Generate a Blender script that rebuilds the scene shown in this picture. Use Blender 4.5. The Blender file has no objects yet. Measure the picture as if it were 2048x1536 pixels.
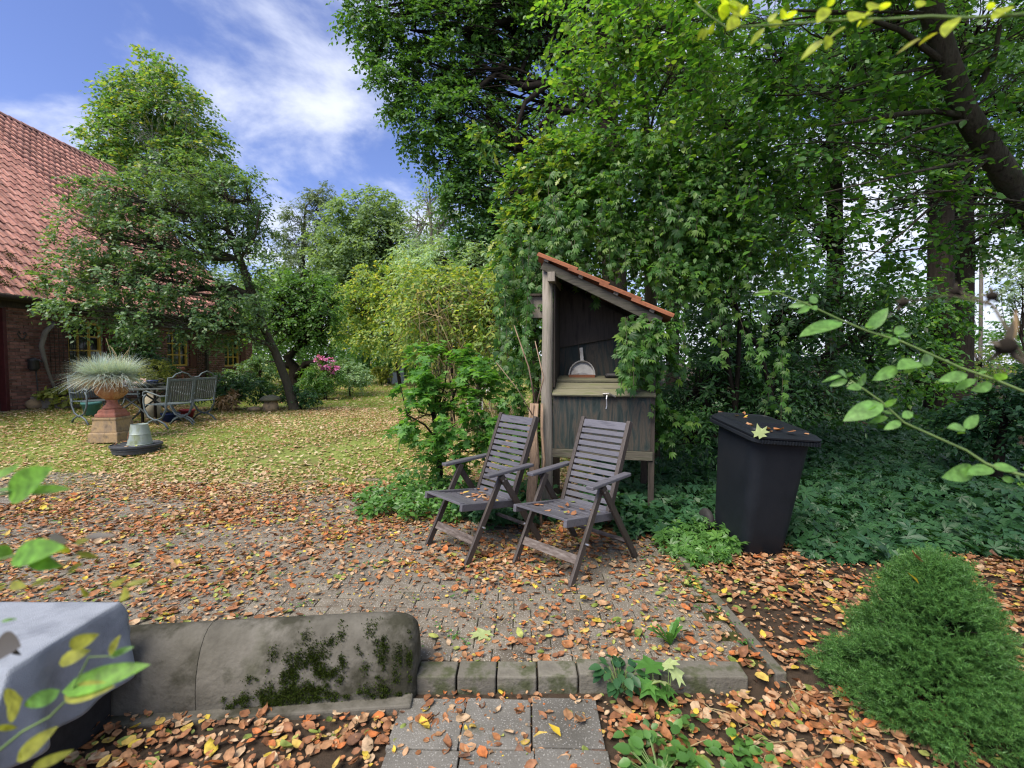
import bpy, math, random
import numpy as np
from mathutils import Vector, Matrix

SC = bpy.context.scene
COL = SC.collection
R = random.Random(11)
rng = np.random.default_rng(11)
rad = math.radians

# ------------------------------------------------------------------ camera
FPX, CAMZ, PITCH = 960.0, 1.55, math.atan(44 / 960.0)
cam = bpy.data.cameras.new('camera')
cam.sensor_width = 36.0
cam.lens = FPX / 2048 * 36.0
cam.clip_start, cam.clip_end = 0.05, 2000
cam.dof.use_dof = True
cam.dof.focus_distance = 4.3
cam.dof.aperture_fstop = 2.6
cam_o = bpy.data.objects.new('camera', cam)
COL.objects.link(cam_o)
cam_o.location = (0, 0, CAMZ)
cam_o.rotation_euler = (math.pi / 2 - PITCH, 0, 0)
SC.camera = cam_o

# ------------------------------------------------------------------ sky
SUN_EL, SUN_AZ = 54.0, -138.0          # azimuth measured from +Y towards +X
w = bpy.data.worlds.new('World')
SC.world = w
w.use_nodes = True
nt = w.node_tree
nt.nodes.clear()
def wn(t, **k):
    n = nt.nodes.new(t)
    for a, b in k.items():
        setattr(n, a, b)
    return n
wl = nt.links.new
sky = wn('ShaderNodeTexSky', sky_type='NISHITA', sun_disc=False, sun_elevation=rad(SUN_EL),
         sun_rotation=rad(SUN_AZ), altitude=0, air_density=1.0, dust_density=0.4, ozone_density=2.5)
tc = wn('ShaderNodeTexCoord')
sep = wn('ShaderNodeSeparateXYZ')
wl(tc.outputs['Generated'], sep.inputs[0])
zz = wn('ShaderNodeMath', operation='ABSOLUTE'); wl(sep.outputs['Z'], zz.inputs[0])
za = wn('ShaderNodeMath', operation='ADD'); wl(zz.outputs[0], za.inputs[0]); za.inputs[1].default_value = 0.28
dx = wn('ShaderNodeMath', operation='DIVIDE'); wl(sep.outputs['X'], dx.inputs[0]); wl(za.outputs[0], dx.inputs[1])
dy = wn('ShaderNodeMath', operation='DIVIDE'); wl(sep.outputs['Y'], dy.inputs[0]); wl(za.outputs[0], dy.inputs[1])
cmb = wn('ShaderNodeCombineXYZ'); wl(dx.outputs[0], cmb.inputs[0]); wl(dy.outputs[0], cmb.inputs[1])
cmb.inputs[2].default_value = 0.3
cof = wn('ShaderNodeVectorMath', operation='ADD'); wl(cmb.outputs[0], cof.inputs[0]); cof.inputs[1].default_value = (0.092, -0.024, 0)
n1 = wn('ShaderNodeTexNoise'); wl(cof.outputs[0], n1.inputs['Vector'])
n1.inputs['Scale'].default_value = 2.3; n1.inputs['Detail'].default_value = 8; n1.inputs['Roughness'].default_value = 0.57
n1.inputs['Distortion'].default_value = 0.25
bias = wn('ShaderNodeMath', operation='MULTIPLY_ADD'); wl(sep.outputs['X'], bias.inputs[0])
bias.inputs[1].default_value = 0.10; wl(n1.outputs['Fac'], bias.inputs[2])
hor = wn('ShaderNodeMapRange'); wl(zz.outputs[0], hor.inputs['Value'])
hor.inputs['From Min'].default_value = 0.0; hor.inputs['From Max'].default_value = 0.35
hor.inputs['To Min'].default_value = 0.16; hor.inputs['To Max'].default_value = 0.0
b2 = wn('ShaderNodeMath', operation='ADD'); wl(bias.outputs[0], b2.inputs[0]); wl(hor.outputs[0], b2.inputs[1])
cr = wn('ShaderNodeMapRange', interpolation_type='SMOOTHSTEP'); wl(b2.outputs[0], cr.inputs['Value'])
cr.inputs['From Min'].default_value = 0.415; cr.inputs['From Max'].default_value = 0.70
cr.inputs['To Min'].default_value = 0.0; cr.inputs['To Max'].default_value = 0.95
tint = wn('ShaderNodeMix', data_type='RGBA', blend_type='MULTIPLY'); tint.inputs['Factor'].default_value = 1.0
wl(sky.outputs[0], tint.inputs['A']); tint.inputs['B'].default_value = (0.85, 0.80, 1.06, 1)
mix = wn('ShaderNodeMix', data_type='RGBA'); wl(cr.outputs[0], mix.inputs['Factor'])
wl(tint.outputs['Result'], mix.inputs['A']); mix.inputs['B'].default_value = (5.2, 5.5, 6.4, 1)
bg = wn('ShaderNodeBackground'); bg.inputs['Strength'].default_value = 0.07
wl(mix.outputs['Result'], bg.inputs['Color'])
wo = wn('ShaderNodeOutputWorld'); wl(bg.outputs[0], wo.inputs['Surface'])

# ------------------------------------------------------------------ sun (veiled by thin cloud) and exposure
sl = bpy.data.lights.new('sun', 'SUN')
sl.energy = 2.5
sl.angle = rad(40)
sl.color = (1.0, 0.91, 0.77)
so = bpy.data.objects.new('sun', sl)
COL.objects.link(so)
sd = Vector((math.cos(rad(SUN_EL)) * math.sin(rad(SUN_AZ)), math.cos(rad(SUN_EL)) * math.cos(rad(SUN_AZ)), math.sin(rad(SUN_EL))))
so.rotation_euler = (-sd).to_track_quat('-Z', 'Y').to_euler()
so.location = (-10, -5, 20)
vs = SC.view_settings
vs.view_transform = 'Standard'; vs.look = 'None'; vs.gamma = 1.0; vs.use_curve_mapping = False
vs.exposure = 1.5
SC.render.engine = 'CYCLES'
cy = SC.cycles
cy.max_bounces = 7; cy.diffuse_bounces = 4; cy.glossy_bounces = 2; cy.transmission_bounces = 4
cy.caustics_reflective = False; cy.caustics_refractive = False
cy.use_denoising = True
cy.denoising_input_passes = 'RGB_ALBEDO_NORMAL'; cy.denoising_prefilter = 'ACCURATE'
cy.pixel_filter_type = 'BLACKMAN_HARRIS'; cy.filter_width = 1.2

# ------------------------------------------------------------------ helpers: camera geometry used to place things
def ss(a, b, v):
    t = np.clip((np.asarray(v, float) - a) / (b - a), 0, 1)
    return t * t * (3 - 2 * t)
def gz(x, y):
    x = np.asarray(x, float); y = np.asarray(y, float)
    z = 0.30 * ss(5.2, 9.0, y) + 0.2 * ss(-7.8, -10.2, x) * ss(5.0, 9.5, y) + 0.12 * ss(12, 30, y)
    z = z - 0.055 * (1 - ss(2.29, 2.33, y)) * (1 - ss(1.40, 1.75, x))
    return z
def at(px, py, Y):
    u = (px - 1024) / FPX; v = (768 - py) / FPX
    d = (u, math.cos(PITCH) + v * math.sin(PITCH), -math.sin(PITCH) + v * math.cos(PITCH))
    k = Y / d[1]
    return Vector((d[0] * k, Y, CAMZ + d[2] * k))
def project(P):
    P = np.asarray(P, float)
    rel = P - np.array([0, 0, CAMZ])
    fw = rel[:, 1] * math.cos(PITCH) - rel[:, 2] * math.sin(PITCH)
    up = rel[:, 1] * math.sin(PITCH) + rel[:, 2] * math.cos(PITCH)
    fw = np.maximum(fw, 1e-3)
    return 1024 + FPX * rel[:, 0] / fw, 768 - FPX * up / fw, fw

# ------------------------------------------------------------------ helpers: objects
def tag(o, label=None, cat=None, group=None, kind=None):
    if label: o['label'] = label
    if cat: o['category'] = cat
    if group: o['group'] = group
    if kind: o['kind'] = kind
    return o
def thing(name, label, cat, loc=(0, 0, 0), rotz=0, group=None):
    o = bpy.data.objects.new(name, None)
    o.empty_display_size = 0.1
    COL.objects.link(o)
    o.location = loc; o.rotation_euler = (0, 0, rotz)
    return tag(o, label, cat, group)
def rootloc(o):
    v = Vector((0, 0, 0))
    while o is not None:
        v += o.location; o = o.parent
    return v
def link(name, me, mat, parent=None, smooth=False, world=False, bevel=0):
    if mat is not None:
        for m in (mat if isinstance(mat, (list, tuple)) else [mat]):
            me.materials.append(m)
    o = bpy.data.objects.new(name, me)
    COL.objects.link(o)
    if parent is not None:
        o.parent = parent
        if world:
            me.transform(Matrix.Translation(-rootloc(parent)))
    if smooth:
        me.polygons.foreach_set('use_smooth', np.ones(len(me.polygons), bool))
    if bevel:
        b = o.modifiers.new('bevel', 'BEVEL'); b.width = bevel; b.segments = 2; b.limit_method = 'ANGLE'; b.angle_limit = rad(40)
    return o
def children_map():
    pass
def copy_tree(o, parent=None):
    c = o.copy(); COL.objects.link(c)
    if parent is not None: c.parent = parent
    for ch in list(o.children):
        copy_tree(ch, c)
    return c
def set_label(o, label): o['label'] = label; return o

class MB:
    def __init__(s): s.v = []; s.f = []
    def add(s, V, F, M=None):
        n = len(s.v)
        for p in V:
            p = Vector(p)
            s.v.append(tuple(M @ p) if M is not None else tuple(p))
        for f in F: s.f.append([i + n for i in f])
        return s
    def box(s, c, d, M=None, taper=1.0):
        x, y, z = c; a, b, h = d[0] / 2, d[1] / 2, d[2] / 2; t = taper
        V = [(x - a, y - b, z - h), (x + a, y - b, z - h), (x + a, y + b, z - h), (x - a, y + b, z - h),
             (x - a * t, y - b * t, z + h), (x + a * t, y - b * t, z + h), (x + a * t, y + b * t, z + h), (x - a * t, y + b * t, z + h)]
        return s.add(V, [(0, 3, 2, 1), (4, 5, 6, 7), (0, 1, 5, 4), (1, 2, 6, 5), (2, 3, 7, 6), (3, 0, 4, 7)], M)
    def bar(s, p0, p1, wd, th, side=(1, 0, 0)):
        """a board from p0 to p1: wd along 'side', th along the third axis"""
        p0 = Vector(p0); p1 = Vector(p1); d = (p1 - p0).normalized()
        sx = Vector(side); sx = (sx - d * sx.dot(d)).normalized(); n = d.cross(sx)
        a = sx * wd / 2; b = n * th / 2
        V = [p0 - a - b, p0 + a - b, p0 + a + b, p0 - a + b, p1 - a - b, p1 + a - b, p1 + a + b, p1 - a + b]
        return s.add(V, [(0, 3, 2, 1), (4, 5, 6, 7), (0, 1, 5, 4), (1, 2, 6, 5), (2, 3, 7, 6), (3, 0, 4, 7)])
    def tube(s, pts, r, n=8, cap=True):
        pts = [Vector(p) for p in pts]
        if not isinstance(r, (list, tuple)): r = [r] * len(pts)
        base = len(s.v); prev = None
        for i, p in enumerate(pts):
            d = (pts[min(i + 1, len(pts) - 1)] - pts[max(i - 1, 0)])
            if d.length < 1e-9: d = Vector((0, 0, 1))
            d.normalize()
            if prev is None:
                a = d.orthogonal().normalized()
            else:
                a = (prev - d * prev.dot(d))
                a = a.normalized() if a.length > 1e-6 else d.orthogonal().normalized()
            prev = a; b = d.cross(a)
            for k in range(n):
                t = 2 * math.pi * k / n
                s.v.append(tuple(p + (a * math.cos(t) + b * math.sin(t)) * r[i]))
        for i in range(len(pts) - 1):
            for k in range(n):
                k2 = (k + 1) % n
                s.f.append([base + i * n + k, base + i * n + k2, base + (i + 1) * n + k2, base + (i + 1) * n + k])
        if cap:
            s.f.append([base + k for k in reversed(range(n))])
            s.f.append([base + (len(pts) - 1) * n + k for k in range(n)])
        return s
    def lathe(s, prof, n=20, c=(0, 0, 0), lobes=0, amp=0, cap=True):
        base = len(s.v)
        for (r, z, *g) in prof:
            gg = g[0] if g else 0
            for k in range(n):
                t = 2 * math.pi * k / n
                rr = r * (1 + gg * math.cos(lobes * t)) if lobes else r
                s.v.append((c[0] + rr * math.cos(t), c[1] + rr * math.sin(t), c[2] + z))
        for i in range(len(prof) - 1):
            for k in range(n):
                k2 = (k + 1) % n
                s.f.append([base + i * n + k, base + i * n + k2, base + (i + 1) * n + k2, base + (i + 1) * n + k])
        if cap:
            s.f.append([base + k for k in reversed(range(n))])
            s.f.append([base + (len(prof) - 1) * n + k for k in range(n)])
        return s
    def loft(s, rings, cap=True):
        base = len(s.v); n = len(rings[0])
        for r_ in rings:
            for p in r_: s.v.append(tuple(p))
        for i in range(len(rings) - 1):
            for k in range(n):
                k2 = (k + 1) % n
                s.f.append([base + i * n + k, base + i * n + k2, base + (i + 1) * n + k2, base + (i + 1) * n + k])
        if cap:
            s.f.append([base + k for k in reversed(range(n))])
            s.f.append([base + (len(rings) - 1) * n + k for k in range(n)])
        return s
    def mesh(s, name):
        me = bpy.data.meshes.new(name)
        me.from_pydata(s.v, [], s.f); me.update()
        return me
    def build(s, name, mat, parent=None, smooth=False, world=False, bevel=0):
        return link(name, s.mesh(name), mat, parent, smooth, world, bevel)

def rrect(w_, d_, r, cx, cy_, z, seg=4):
    pts = []
    for (sx, sy, a0) in ((1, 1, 0), (-1, 1, 90), (-1, -1, 180), (1, -1, 270)):
        for k in range(seg + 1):
            a = rad(a0 + 90 * k / seg)
            pts.append((cx + sx * (w_ / 2 - r) + r * math.cos(a), cy_ + sy * (d_ / 2 - r) + r * math.sin(a), z))
    return pts

def arr_mesh(name, V, F):
    """fast triangle mesh from numpy arrays"""
    me = bpy.data.meshes.new(name)
    V = np.ascontiguousarray(V, np.float32).reshape(-1, 3); F = np.ascontiguousarray(F, np.int32).reshape(-1, 3)
    me.vertices.add(len(V)); me.vertices.foreach_set('co', V.ravel())
    me.loops.add(F.size); me.loops.foreach_set('vertex_index', F.ravel())
    me.polygons.add(len(F)); me.polygons.foreach_set('loop_start', np.arange(0, F.size, 3, dtype=np.int32))
    me.polygons.foreach_set('loop_total', np.full(len(F), 3, np.int32))
    me.update(calc_edges=True)
    return me
def nrm(a):
    return a / np.maximum(np.linalg.norm(a, axis=-1, keepdims=True), 1e-9)

# ------------------------------------------------------------------ leaf outlines: x across, y base to tip, z out of the leaf
def fan(outline, mid=None):
    V = [(0, mid if mid is not None else 0.4, -0.03)] + outline
    n = len(outline)
    return np.array(V, float), np.array([(0, 1 + i, 1 + (i + 1) % n) for i in range(n)], int)
T_DIA = (np.array([(0, 0, 0), (.3, .5, .07), (0, 1, 0), (-.3, .5, .07)], float), np.array([(0, 1, 2), (0, 2, 3)], int))
T_OV = (np.array([(0, 0, 0), (.28, .42, .08), (0, .45, 0), (-.28, .42, .08), (0, 1, -.06)], float),
        np.array([(0, 1, 2), (0, 2, 3), (1, 4, 2), (3, 2, 4)], int))
T_ROUND = (np.array([(0, 0, 0), (.24, .12, .05), (.36, .42, .08), (.24, .74, .03), (0, 1.0, -.1), (-.24, .74, .03), (-.36, .42, .08), (-.24, .12, .05), (0, .42, -.01)], float),
           np.array([(0, 1, 8), (1, 2, 8), (2, 3, 8), (3, 4, 8), (4, 5, 8), (5, 6, 8), (6, 7, 8), (7, 0, 8)], int))
T_LONG = (np.array([(0, 0, 0), (.15, .3, .05), (.14, .65, .03), (0, 1, -.12), (-.14, .65, .03), (-.15, .3, .05), (0, .45, -.01)], float),
          np.array([(0, 1, 6), (1, 2, 6), (2, 3, 6), (3, 4, 6), (4, 5, 6), (5, 0, 6)], int))
def palm(angs, lens, wd, drop=.18):
    V = [(0, 0, 0)]; F = []
    for a, l in zip(angs, lens):
        a = rad(a); d = np.array([math.sin(a), math.cos(a)]); p = np.array([d[1], -d[0]]); b = len(V)
        for (t, s_, z) in ((.55, wd, .02), (1, 0, -drop), (.55, -wd, .02), (.5, 0, -.04)):
            q = d * l * t + p * s_ * l
            V.append((q[0], q[1], z * l))
        F += [(0, b, b + 3), (b, b + 1, b + 3), (b + 1, b + 2, b + 3), (b + 2, 0, b + 3)]
    return np.array(V, float), np.array(F, int)
T_PALM = palm([0, 48, -48, 100, -100], [1, .92, .92, .68, .68], .2)
T_HANG = palm([0, 27, -27, 58, -58], [1, .95, .93, .66, .7], .17, .3)
T_MAPLE = fan([(0, -.05, 0), (.35, -.12, -.05), (.25, .14, .02), (.72, .12, -.08), (.5, .34, .02), (.7, .62, -.08), (.3, .52, .02), (.16, .68, .02), (0, 1.05, -.12),
               (-.16, .68, .02), (-.3, .52, .02), (-.7, .62, -.08), (-.5, .34, .02), (-.72, .12, -.08), (-.25, .14, .02), (-.35, -.12, -.05)], .3)
T_IVY = fan([(0, 0, 0), (.3, -.1, 0), (.38, .2, .03), (.55, .42, 0), (.24, .55, .03), (0, 1, -.08), (-.24, .55, .03), (-.55, .42, 0), (-.38, .2, .03), (-.3, -.1, 0)], .32)
T_OAK = fan([(0, 0, 0), (.14, .2, .02), (.07, .28, .03), (.26, .42, .03), (.12, .52, .03), (.28, .7, .02), (.14, .78, .02), (.12, .95, -.02), (0, 1, -.04),
             (-.12, .95, -.02), (-.14, .78, .02), (-.28, .7, .02), (-.12, .52, .03), (-.26, .42, .03), (-.07, .28, .03), (-.14, .2, .02)], .5)
def curl(k, tw, wd=.3):
    V = []; F = []
    for i, (y, ww) in enumerate(((0, .04), (.28, wd), (.66, wd * .95), (1, .03))):
        zc = k * 1.1 * (y - .5) ** 2
        for sx in (-1, 0, 1):
            V.append((sx * ww, y, zc + (k * .75 * ww * 2 if sx else 0) * .6 + tw * sx * (y - .4)))
    for i in range(3):
        for j in range(2):
            a = i * 3 + j
            F += [(a, a + 1, a + 4), (a, a + 4, a + 3)]
    return np.array(V, float), np.array(F, int)
T_CURLS = [curl(.5, .1), curl(-.4, -.15), curl(.8, .25, .26), curl(.25, -.05, .34)]

def leaf_arrays(P, N, D, S, T):
    V, F = T
    P = np.asarray(P, float); N = nrm(np.asarray(N, float)); D = np.asarray(D, float)
    D = nrm(D - N * np.sum(D * N, -1, keepdims=True)); X = np.cross(D, N)
    S = np.asarray(S, float)[:, None, None]
    W = P[:, None, :] + S * (V[None, :, 0:1] * X[:, None, :] + V[None, :, 1:2] * D[:, None, :] + V[None, :, 2:3] * N[:, None, :])
    G = F[None] + (np.arange(len(P)) * len(V))[:, None, None]
    return W.reshape(-1, 3), G.reshape(-1, 3)
class LB:
    """collects leaves"""
    def __init__(s): s.V = []; s.F = []; s.n = 0
    def raw(s, V, F):
        s.V.append(V); s.F.append(F + s.n); s.n += len(V); return s
    def add(s, P, N, D, S, T):
        if len(P): s.raw(*leaf_arrays(P, N, D, S, T))
        return s
    def build(s, name, mat, parent=None, world=True, kind=None, smooth=False):
        me = arr_mesh(name, np.concatenate(s.V), np.concatenate(s.F))
        o = link(name, me, mat, parent, smooth, world)
        if kind: o['kind'] = kind
        return o

# ------------------------------------------------------------------ helpers: materials
MATS = {}
def new_mat(name):
    m = bpy.data.materials.new(name); m.use_nodes = True
    t = m.node_tree; t.nodes.clear()
    o = t.nodes.new('ShaderNodeOutputMaterial')
    return m, t, o
def ramp(t, cols, interp='LINEAR'):
    r_ = t.nodes.new('ShaderNodeValToRGB'); cr_ = r_.color_ramp; cr_.interpolation = interp
    while len(cr_.elements) > 1: cr_.elements.remove(cr_.elements[0])
    for i, c in enumerate(cols):
        p = i / max(1, len(cols) - 1) if len(c) == 3 else c[3]
        e = cr_.elements[0] if i == 0 else cr_.elements.new(p)
        e.position = p; e.color = (c[0], c[1], c[2], 1)
    return r_
def rnd(t, mult_obj=True):
    g = t.nodes.new('ShaderNodeNewGeometry'); oi = t.nodes.new('ShaderNodeObjectInfo')
    a = t.nodes.new('ShaderNodeMath'); a.operation = 'ADD'; b = t.nodes.new('ShaderNodeMath'); b.operation = 'FRACT'
    t.links.new(g.outputs['Random Per Island'], a.inputs[0]); t.links.new(oi.outputs['Random'], a.inputs[1]); t.links.new(a.outputs[0], b.inputs[0])
    return b.outputs[0]
def leaf_mat(name, cols, transl=.32, rough=.45, spec=.35, interp='LINEAR', tcol=1.5, mott=0):
    m, t, o = new_mat(name); L = t.links.new
    g = t.nodes.new('ShaderNodeNewGeometry')
    r_ = ramp(t, cols, interp); L(g.outputs['Random Per Island'], r_.inputs[0])
    col = r_.outputs[0]
    if mott:
        tcn = t.nodes.new('ShaderNodeTexCoord'); nz = t.nodes.new('ShaderNodeTexNoise'); L(tcn.outputs['Object'], nz.inputs['Vector']); nz.inputs['Scale'].default_value = mott; nz.inputs['Detail'].default_value = 3
        mr = t.nodes.new('ShaderNodeMapRange'); L(nz.outputs['Fac'], mr.inputs[0]); mr.inputs[1].default_value = .3; mr.inputs[2].default_value = .7; mr.inputs[3].default_value = .55; mr.inputs[4].default_value = 1.3
        sc = t.nodes.new('ShaderNodeVectorMath'); sc.operation = 'SCALE'; L(col, sc.inputs[0]); L(mr.outputs[0], sc.inputs['Scale']); col = sc.outputs[0]
    p = t.nodes.new('ShaderNodeBsdfPrincipled'); L(col, p.inputs['Base Color'])
    p.inputs['Roughness'].default_value = rough; p.inputs['Specular IOR Level'].default_value = spec
    if transl > 0:
        mu = t.nodes.new('ShaderNodeMix'); mu.data_type = 'RGBA'; mu.blend_type = 'MULTIPLY'; mu.inputs['Factor'].default_value = 1
        L(col, mu.inputs['A']); mu.inputs['B'].default_value = (1.5 * tcol, 1.5 * tcol, .5 * tcol, 1)
        tr = t.nodes.new('ShaderNodeBsdfTranslucent'); L(mu.outputs['Result'], tr.inputs['Color'])
        mx = t.nodes.new('ShaderNodeMixShader'); mx.inputs[0].default_value = transl
        L(p.outputs[0], mx.inputs[1]); L(tr.outputs[0], mx.inputs[2]); L(mx.outputs[0], o.inputs[0])
    else:
        L(p.outputs[0], o.inputs[0])
    return m
def pmat(name, cols, scale=6, stretch=(1, 1, 1), rough=.7, bump=.3, bscale=None, rand=.25, spec=.3, detail=6, metal=0, speck=None, speck_scale=300, moss=None, moss_amt=.5, moss_scale=4, coord='Object', distort=0):
    m, t, o = new_mat(name); L = t.links.new
    tcn = t.nodes.new('ShaderNodeTexCoord'); mp = t.nodes.new('ShaderNodeMapping'); L(tcn.outputs[coord], mp.inputs[0])
    mp.inputs['Scale'].default_value = stretch
    rv = rnd(t)
    off = t.nodes.new('ShaderNodeVectorMath'); off.operation = 'MULTIPLY_ADD'; L(rv, off.inputs[0]); off.inputs[1].default_value = (37, 17, 29); L(mp.outputs[0], off.inputs[2])
    n = t.nodes.new('ShaderNodeTexNoise'); L(off.outputs[0], n.inputs['Vector']); n.inputs['Scale'].default_value = scale
    n.inputs['Detail'].default_value = detail; n.inputs['Roughness'].default_value = .6; n.inputs['Distortion'].default_value = distort
    r_ = ramp(t, cols); 
    mr = t.nodes.new('ShaderNodeMapRange'); L(n.outputs['Fac'], mr.inputs[0]); mr.inputs[1].default_value = .28; mr.inputs[2].default_value = .72
    L(mr.outputs[0], r_.inputs[0])
    col = r_.outputs[0]
    if rand:
        v = t.nodes.new('ShaderNodeMapRange'); L(rv, v.inputs[0]); v.inputs[3].default_value = 1 - rand; v.inputs[4].default_value = 1 + rand
        mu = t.nodes.new('ShaderNodeVectorMath'); mu.operation = 'SCALE'; L(col, mu.inputs[0]); L(v.outputs[0], mu.inputs['Scale']); col = mu.outputs[0]
    if speck:
        sn = t.nodes.new('ShaderNodeTexVoronoi'); L(tcn.outputs[coord], sn.inputs['Vector']); sn.inputs['Scale'].default_value = speck_scale
        sm = t.nodes.new('ShaderNodeMapRange'); L(sn.outputs['Distance'], sm.inputs[0]); sm.inputs[1].default_value = .18; sm.inputs[2].default_value = .3; sm.inputs[3].default_value = .8; sm.inputs[4].default_value = 0
        mx = t.nodes.new('ShaderNodeMix'); mx.data_type = 'RGBA'; L(sm.outputs[0], mx.inputs['Factor']); L(col, mx.inputs['A']); mx.inputs['B'].default_value = (*speck, 1); col = mx.outputs['Result']
    if moss:
        mn = t.nodes.new('ShaderNodeTexNoise'); L(off.outputs[0], mn.inputs['Vector']); mn.inputs['Scale'].default_value = moss_scale; mn.inputs['Detail'].default_value = 8; mn.inputs['Roughness'].default_value = .65
        mm = t.nodes.new('ShaderNodeMapRange'); L(mn.outputs['Fac'], mm.inputs[0]); mm.inputs[1].default_value = 1 - moss_amt; mm.inputs[2].default_value = 1.12 - moss_amt; mm.inputs[4].default_value = .85
        mx = t.nodes.new('ShaderNodeMix'); mx.data_type = 'RGBA'; L(mm.outputs[0], mx.inputs['Factor']); L(col, mx.inputs['A']); mx.inputs['B'].default_value = (*moss, 1); col = mx.outputs['Result']
    p = t.nodes.new('ShaderNodeBsdfPrincipled'); L(col, p.inputs['Base Color'])
    p.inputs['Roughness'].default_value = rough; p.inputs['Specular IOR Level'].default_value = spec; p.inputs['Metallic'].default_value = metal
    if bump:
        bn = t.nodes.new('ShaderNodeTexNoise'); L(off.outputs[0], bn.inputs['Vector']); bn.inputs['Scale'].default_value = bscale or scale * 4; bn.inputs['Detail'].default_value = 5
        b = t.nodes.new('ShaderNodeBump'); b.inputs['Strength'].default_value = bump; b.inputs['Distance'].default_value = .01; L(bn.outputs['Fac'], b.inputs['Height']); L(b.outputs[0], p.inputs['Normal'])
    L(p.outputs[0], o.inputs[0])
    return m

M = {}
M['bark'] = pmat('bark', [(.03, .026, .02), (.075, .066, .05), (.05, .056, .034)], 9, (3, 3, .6), .95, 1.0, bscale=22, rand=.1, spec=.1)
M['bark_grey'] = pmat('bark_grey', [(.09, .08, .07), (.2, .18, .16), (.13, .13, .1)], 8, (2, 2, .7), .9, .5, rand=.1)
M['bark_dark'] = pmat('bark_dark', [(.012, .010, .008), (.032, .027, .021)], 9, (3, 3, .6), .95, .8, bscale=24, rand=.1, spec=.1)
M['birch_bark'] = pmat('birch_bark', [(.6, .58, .54), (.7, .69, .66), (.16, .14, .12)], 5, (1, 1, 3), .7, .2, rand=0)
M['twig'] = pmat('twig', [(.05, .042, .03), (.1, .085, .06)], 20, rough=.9, bump=0, rand=.2)
M['straw'] = pmat('straw', [(.25, .19, .1), (.36, .29, .16)], 20, rough=.9, bump=0, rand=.3)
# foliage
M['hazel'] = leaf_mat('hazel_leaf', [(.025, .08, .02), (.05, .14, .028), (.085, .21, .035), (.055, .15, .04), (.16, .28, .04)], .44, .42)
M['hazel_light'] = leaf_mat('hazel_light_leaf', [(.045, .13, .028), (.08, .2, .035), (.14, .27, .045), (.06, .16, .04), (.22, .32, .055)], .44, .42)
M['creeper'] = leaf_mat('creeper_leaf', [(.02, .065, .014), (.038, .11, .02), (.065, .165, .03), (.045, .13, .03), (.1, .22, .04), (.025, .08, .02), (.14, .24, .045), (.055, .145, .03)], .4, .42, .35)
M['oak'] = leaf_mat('oak_leaf', [(.035, .095, .028), (.06, .15, .04), (.1, .205, .048), (.07, .16, .055)], .36, .42)
M['oak_light'] = leaf_mat('oak_leaf_light', [(.05, .13, .05), (.08, .19, .06), (.14, .26, .05), (.26, .3, .05)], .34, .36, .45)
M['apple'] = leaf_mat('apple_leaf', [(.05, .105, .045), (.085, .165, .07), (.135, .225, .105), (.09, .18, .085), (.15, .22, .07)], .33, .4, .45)
M['birch'] = leaf_mat('birch_leaf', [(.06, .13, .045), (.09, .19, .06), (.14, .25, .08), (.3, .3, .06)], .38, .42)
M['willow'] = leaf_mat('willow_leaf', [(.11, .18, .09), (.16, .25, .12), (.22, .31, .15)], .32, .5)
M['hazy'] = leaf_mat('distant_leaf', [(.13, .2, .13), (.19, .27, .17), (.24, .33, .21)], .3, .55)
M['pine'] = leaf_mat('pine_needle', [(.09, .14, .09), (.13, .18, .11), (.17, .22, .14)], .25, .55)
M['yellowing'] = leaf_mat('yellowing_leaf', [(.07, .15, .045), (.12, .22, .065), (.19, .29, .075), (.33, .38, .08), (.13, .22, .08), (.22, .32, .09), (.46, .41, .09)], .38, .45)
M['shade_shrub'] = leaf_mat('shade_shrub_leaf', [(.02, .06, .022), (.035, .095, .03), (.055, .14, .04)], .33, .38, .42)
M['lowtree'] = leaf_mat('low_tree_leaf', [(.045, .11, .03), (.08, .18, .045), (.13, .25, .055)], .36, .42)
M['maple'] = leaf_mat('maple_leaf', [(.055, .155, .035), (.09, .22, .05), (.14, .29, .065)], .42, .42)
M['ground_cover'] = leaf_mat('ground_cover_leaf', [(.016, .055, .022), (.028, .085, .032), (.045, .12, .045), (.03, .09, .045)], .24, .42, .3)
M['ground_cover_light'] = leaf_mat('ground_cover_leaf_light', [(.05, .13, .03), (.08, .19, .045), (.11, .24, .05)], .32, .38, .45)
M['spruce'] = leaf_mat('spruce_needle', [(.042, .12, .03), (.072, .18, .044), (.11, .24, .055)], .18, .45, .35)
M['fescue'] = leaf_mat('fescue_blade', [(.26, .36, .38), (.4, .5, .52), (.52, .6, .6), (.42, .4, .32)], .15, .5)
M['fescue_dry'] = leaf_mat('fescue_dry_blade', [(.3, .2, .1), (.4, .28, .16)], .1, .6)
M['grass'] = leaf_mat('grass_blade', [(.12, .21, .035), (.19, .28, .05), (.27, .33, .07), (.36, .35, .13)], .35, .5)
M['weed'] = leaf_mat('weed_leaf', [(.04, .13, .03), (.07, .19, .04), (.1, .24, .05)], .34, .4)
M['aster'] = leaf_mat('aster_leaf', [(.2, .32, .2), (.27, .4, .24), (.36, .47, .29)], .3, .5)
M['pink'] = leaf_mat('pink_petal', [(.5, .1, .38), (.62, .2, .5), (.7, .34, .6)], .2, .6)
M['white_petal'] = leaf_mat('pale_petal', [(.7, .45, .55), (.75, .7, .7)], .2, .6)
M['gold_leaf'] = leaf_mat('golden_leaf', [(.2, .24, .05), (.32, .33, .07), (.12, .18, .04)], .3, .5)
M['sprig'] = leaf_mat('sprig_leaf', [(.1, .24, .06), (.14, .3, .08), (.17, .34, .1)], .42, .4, mott=70)
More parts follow.
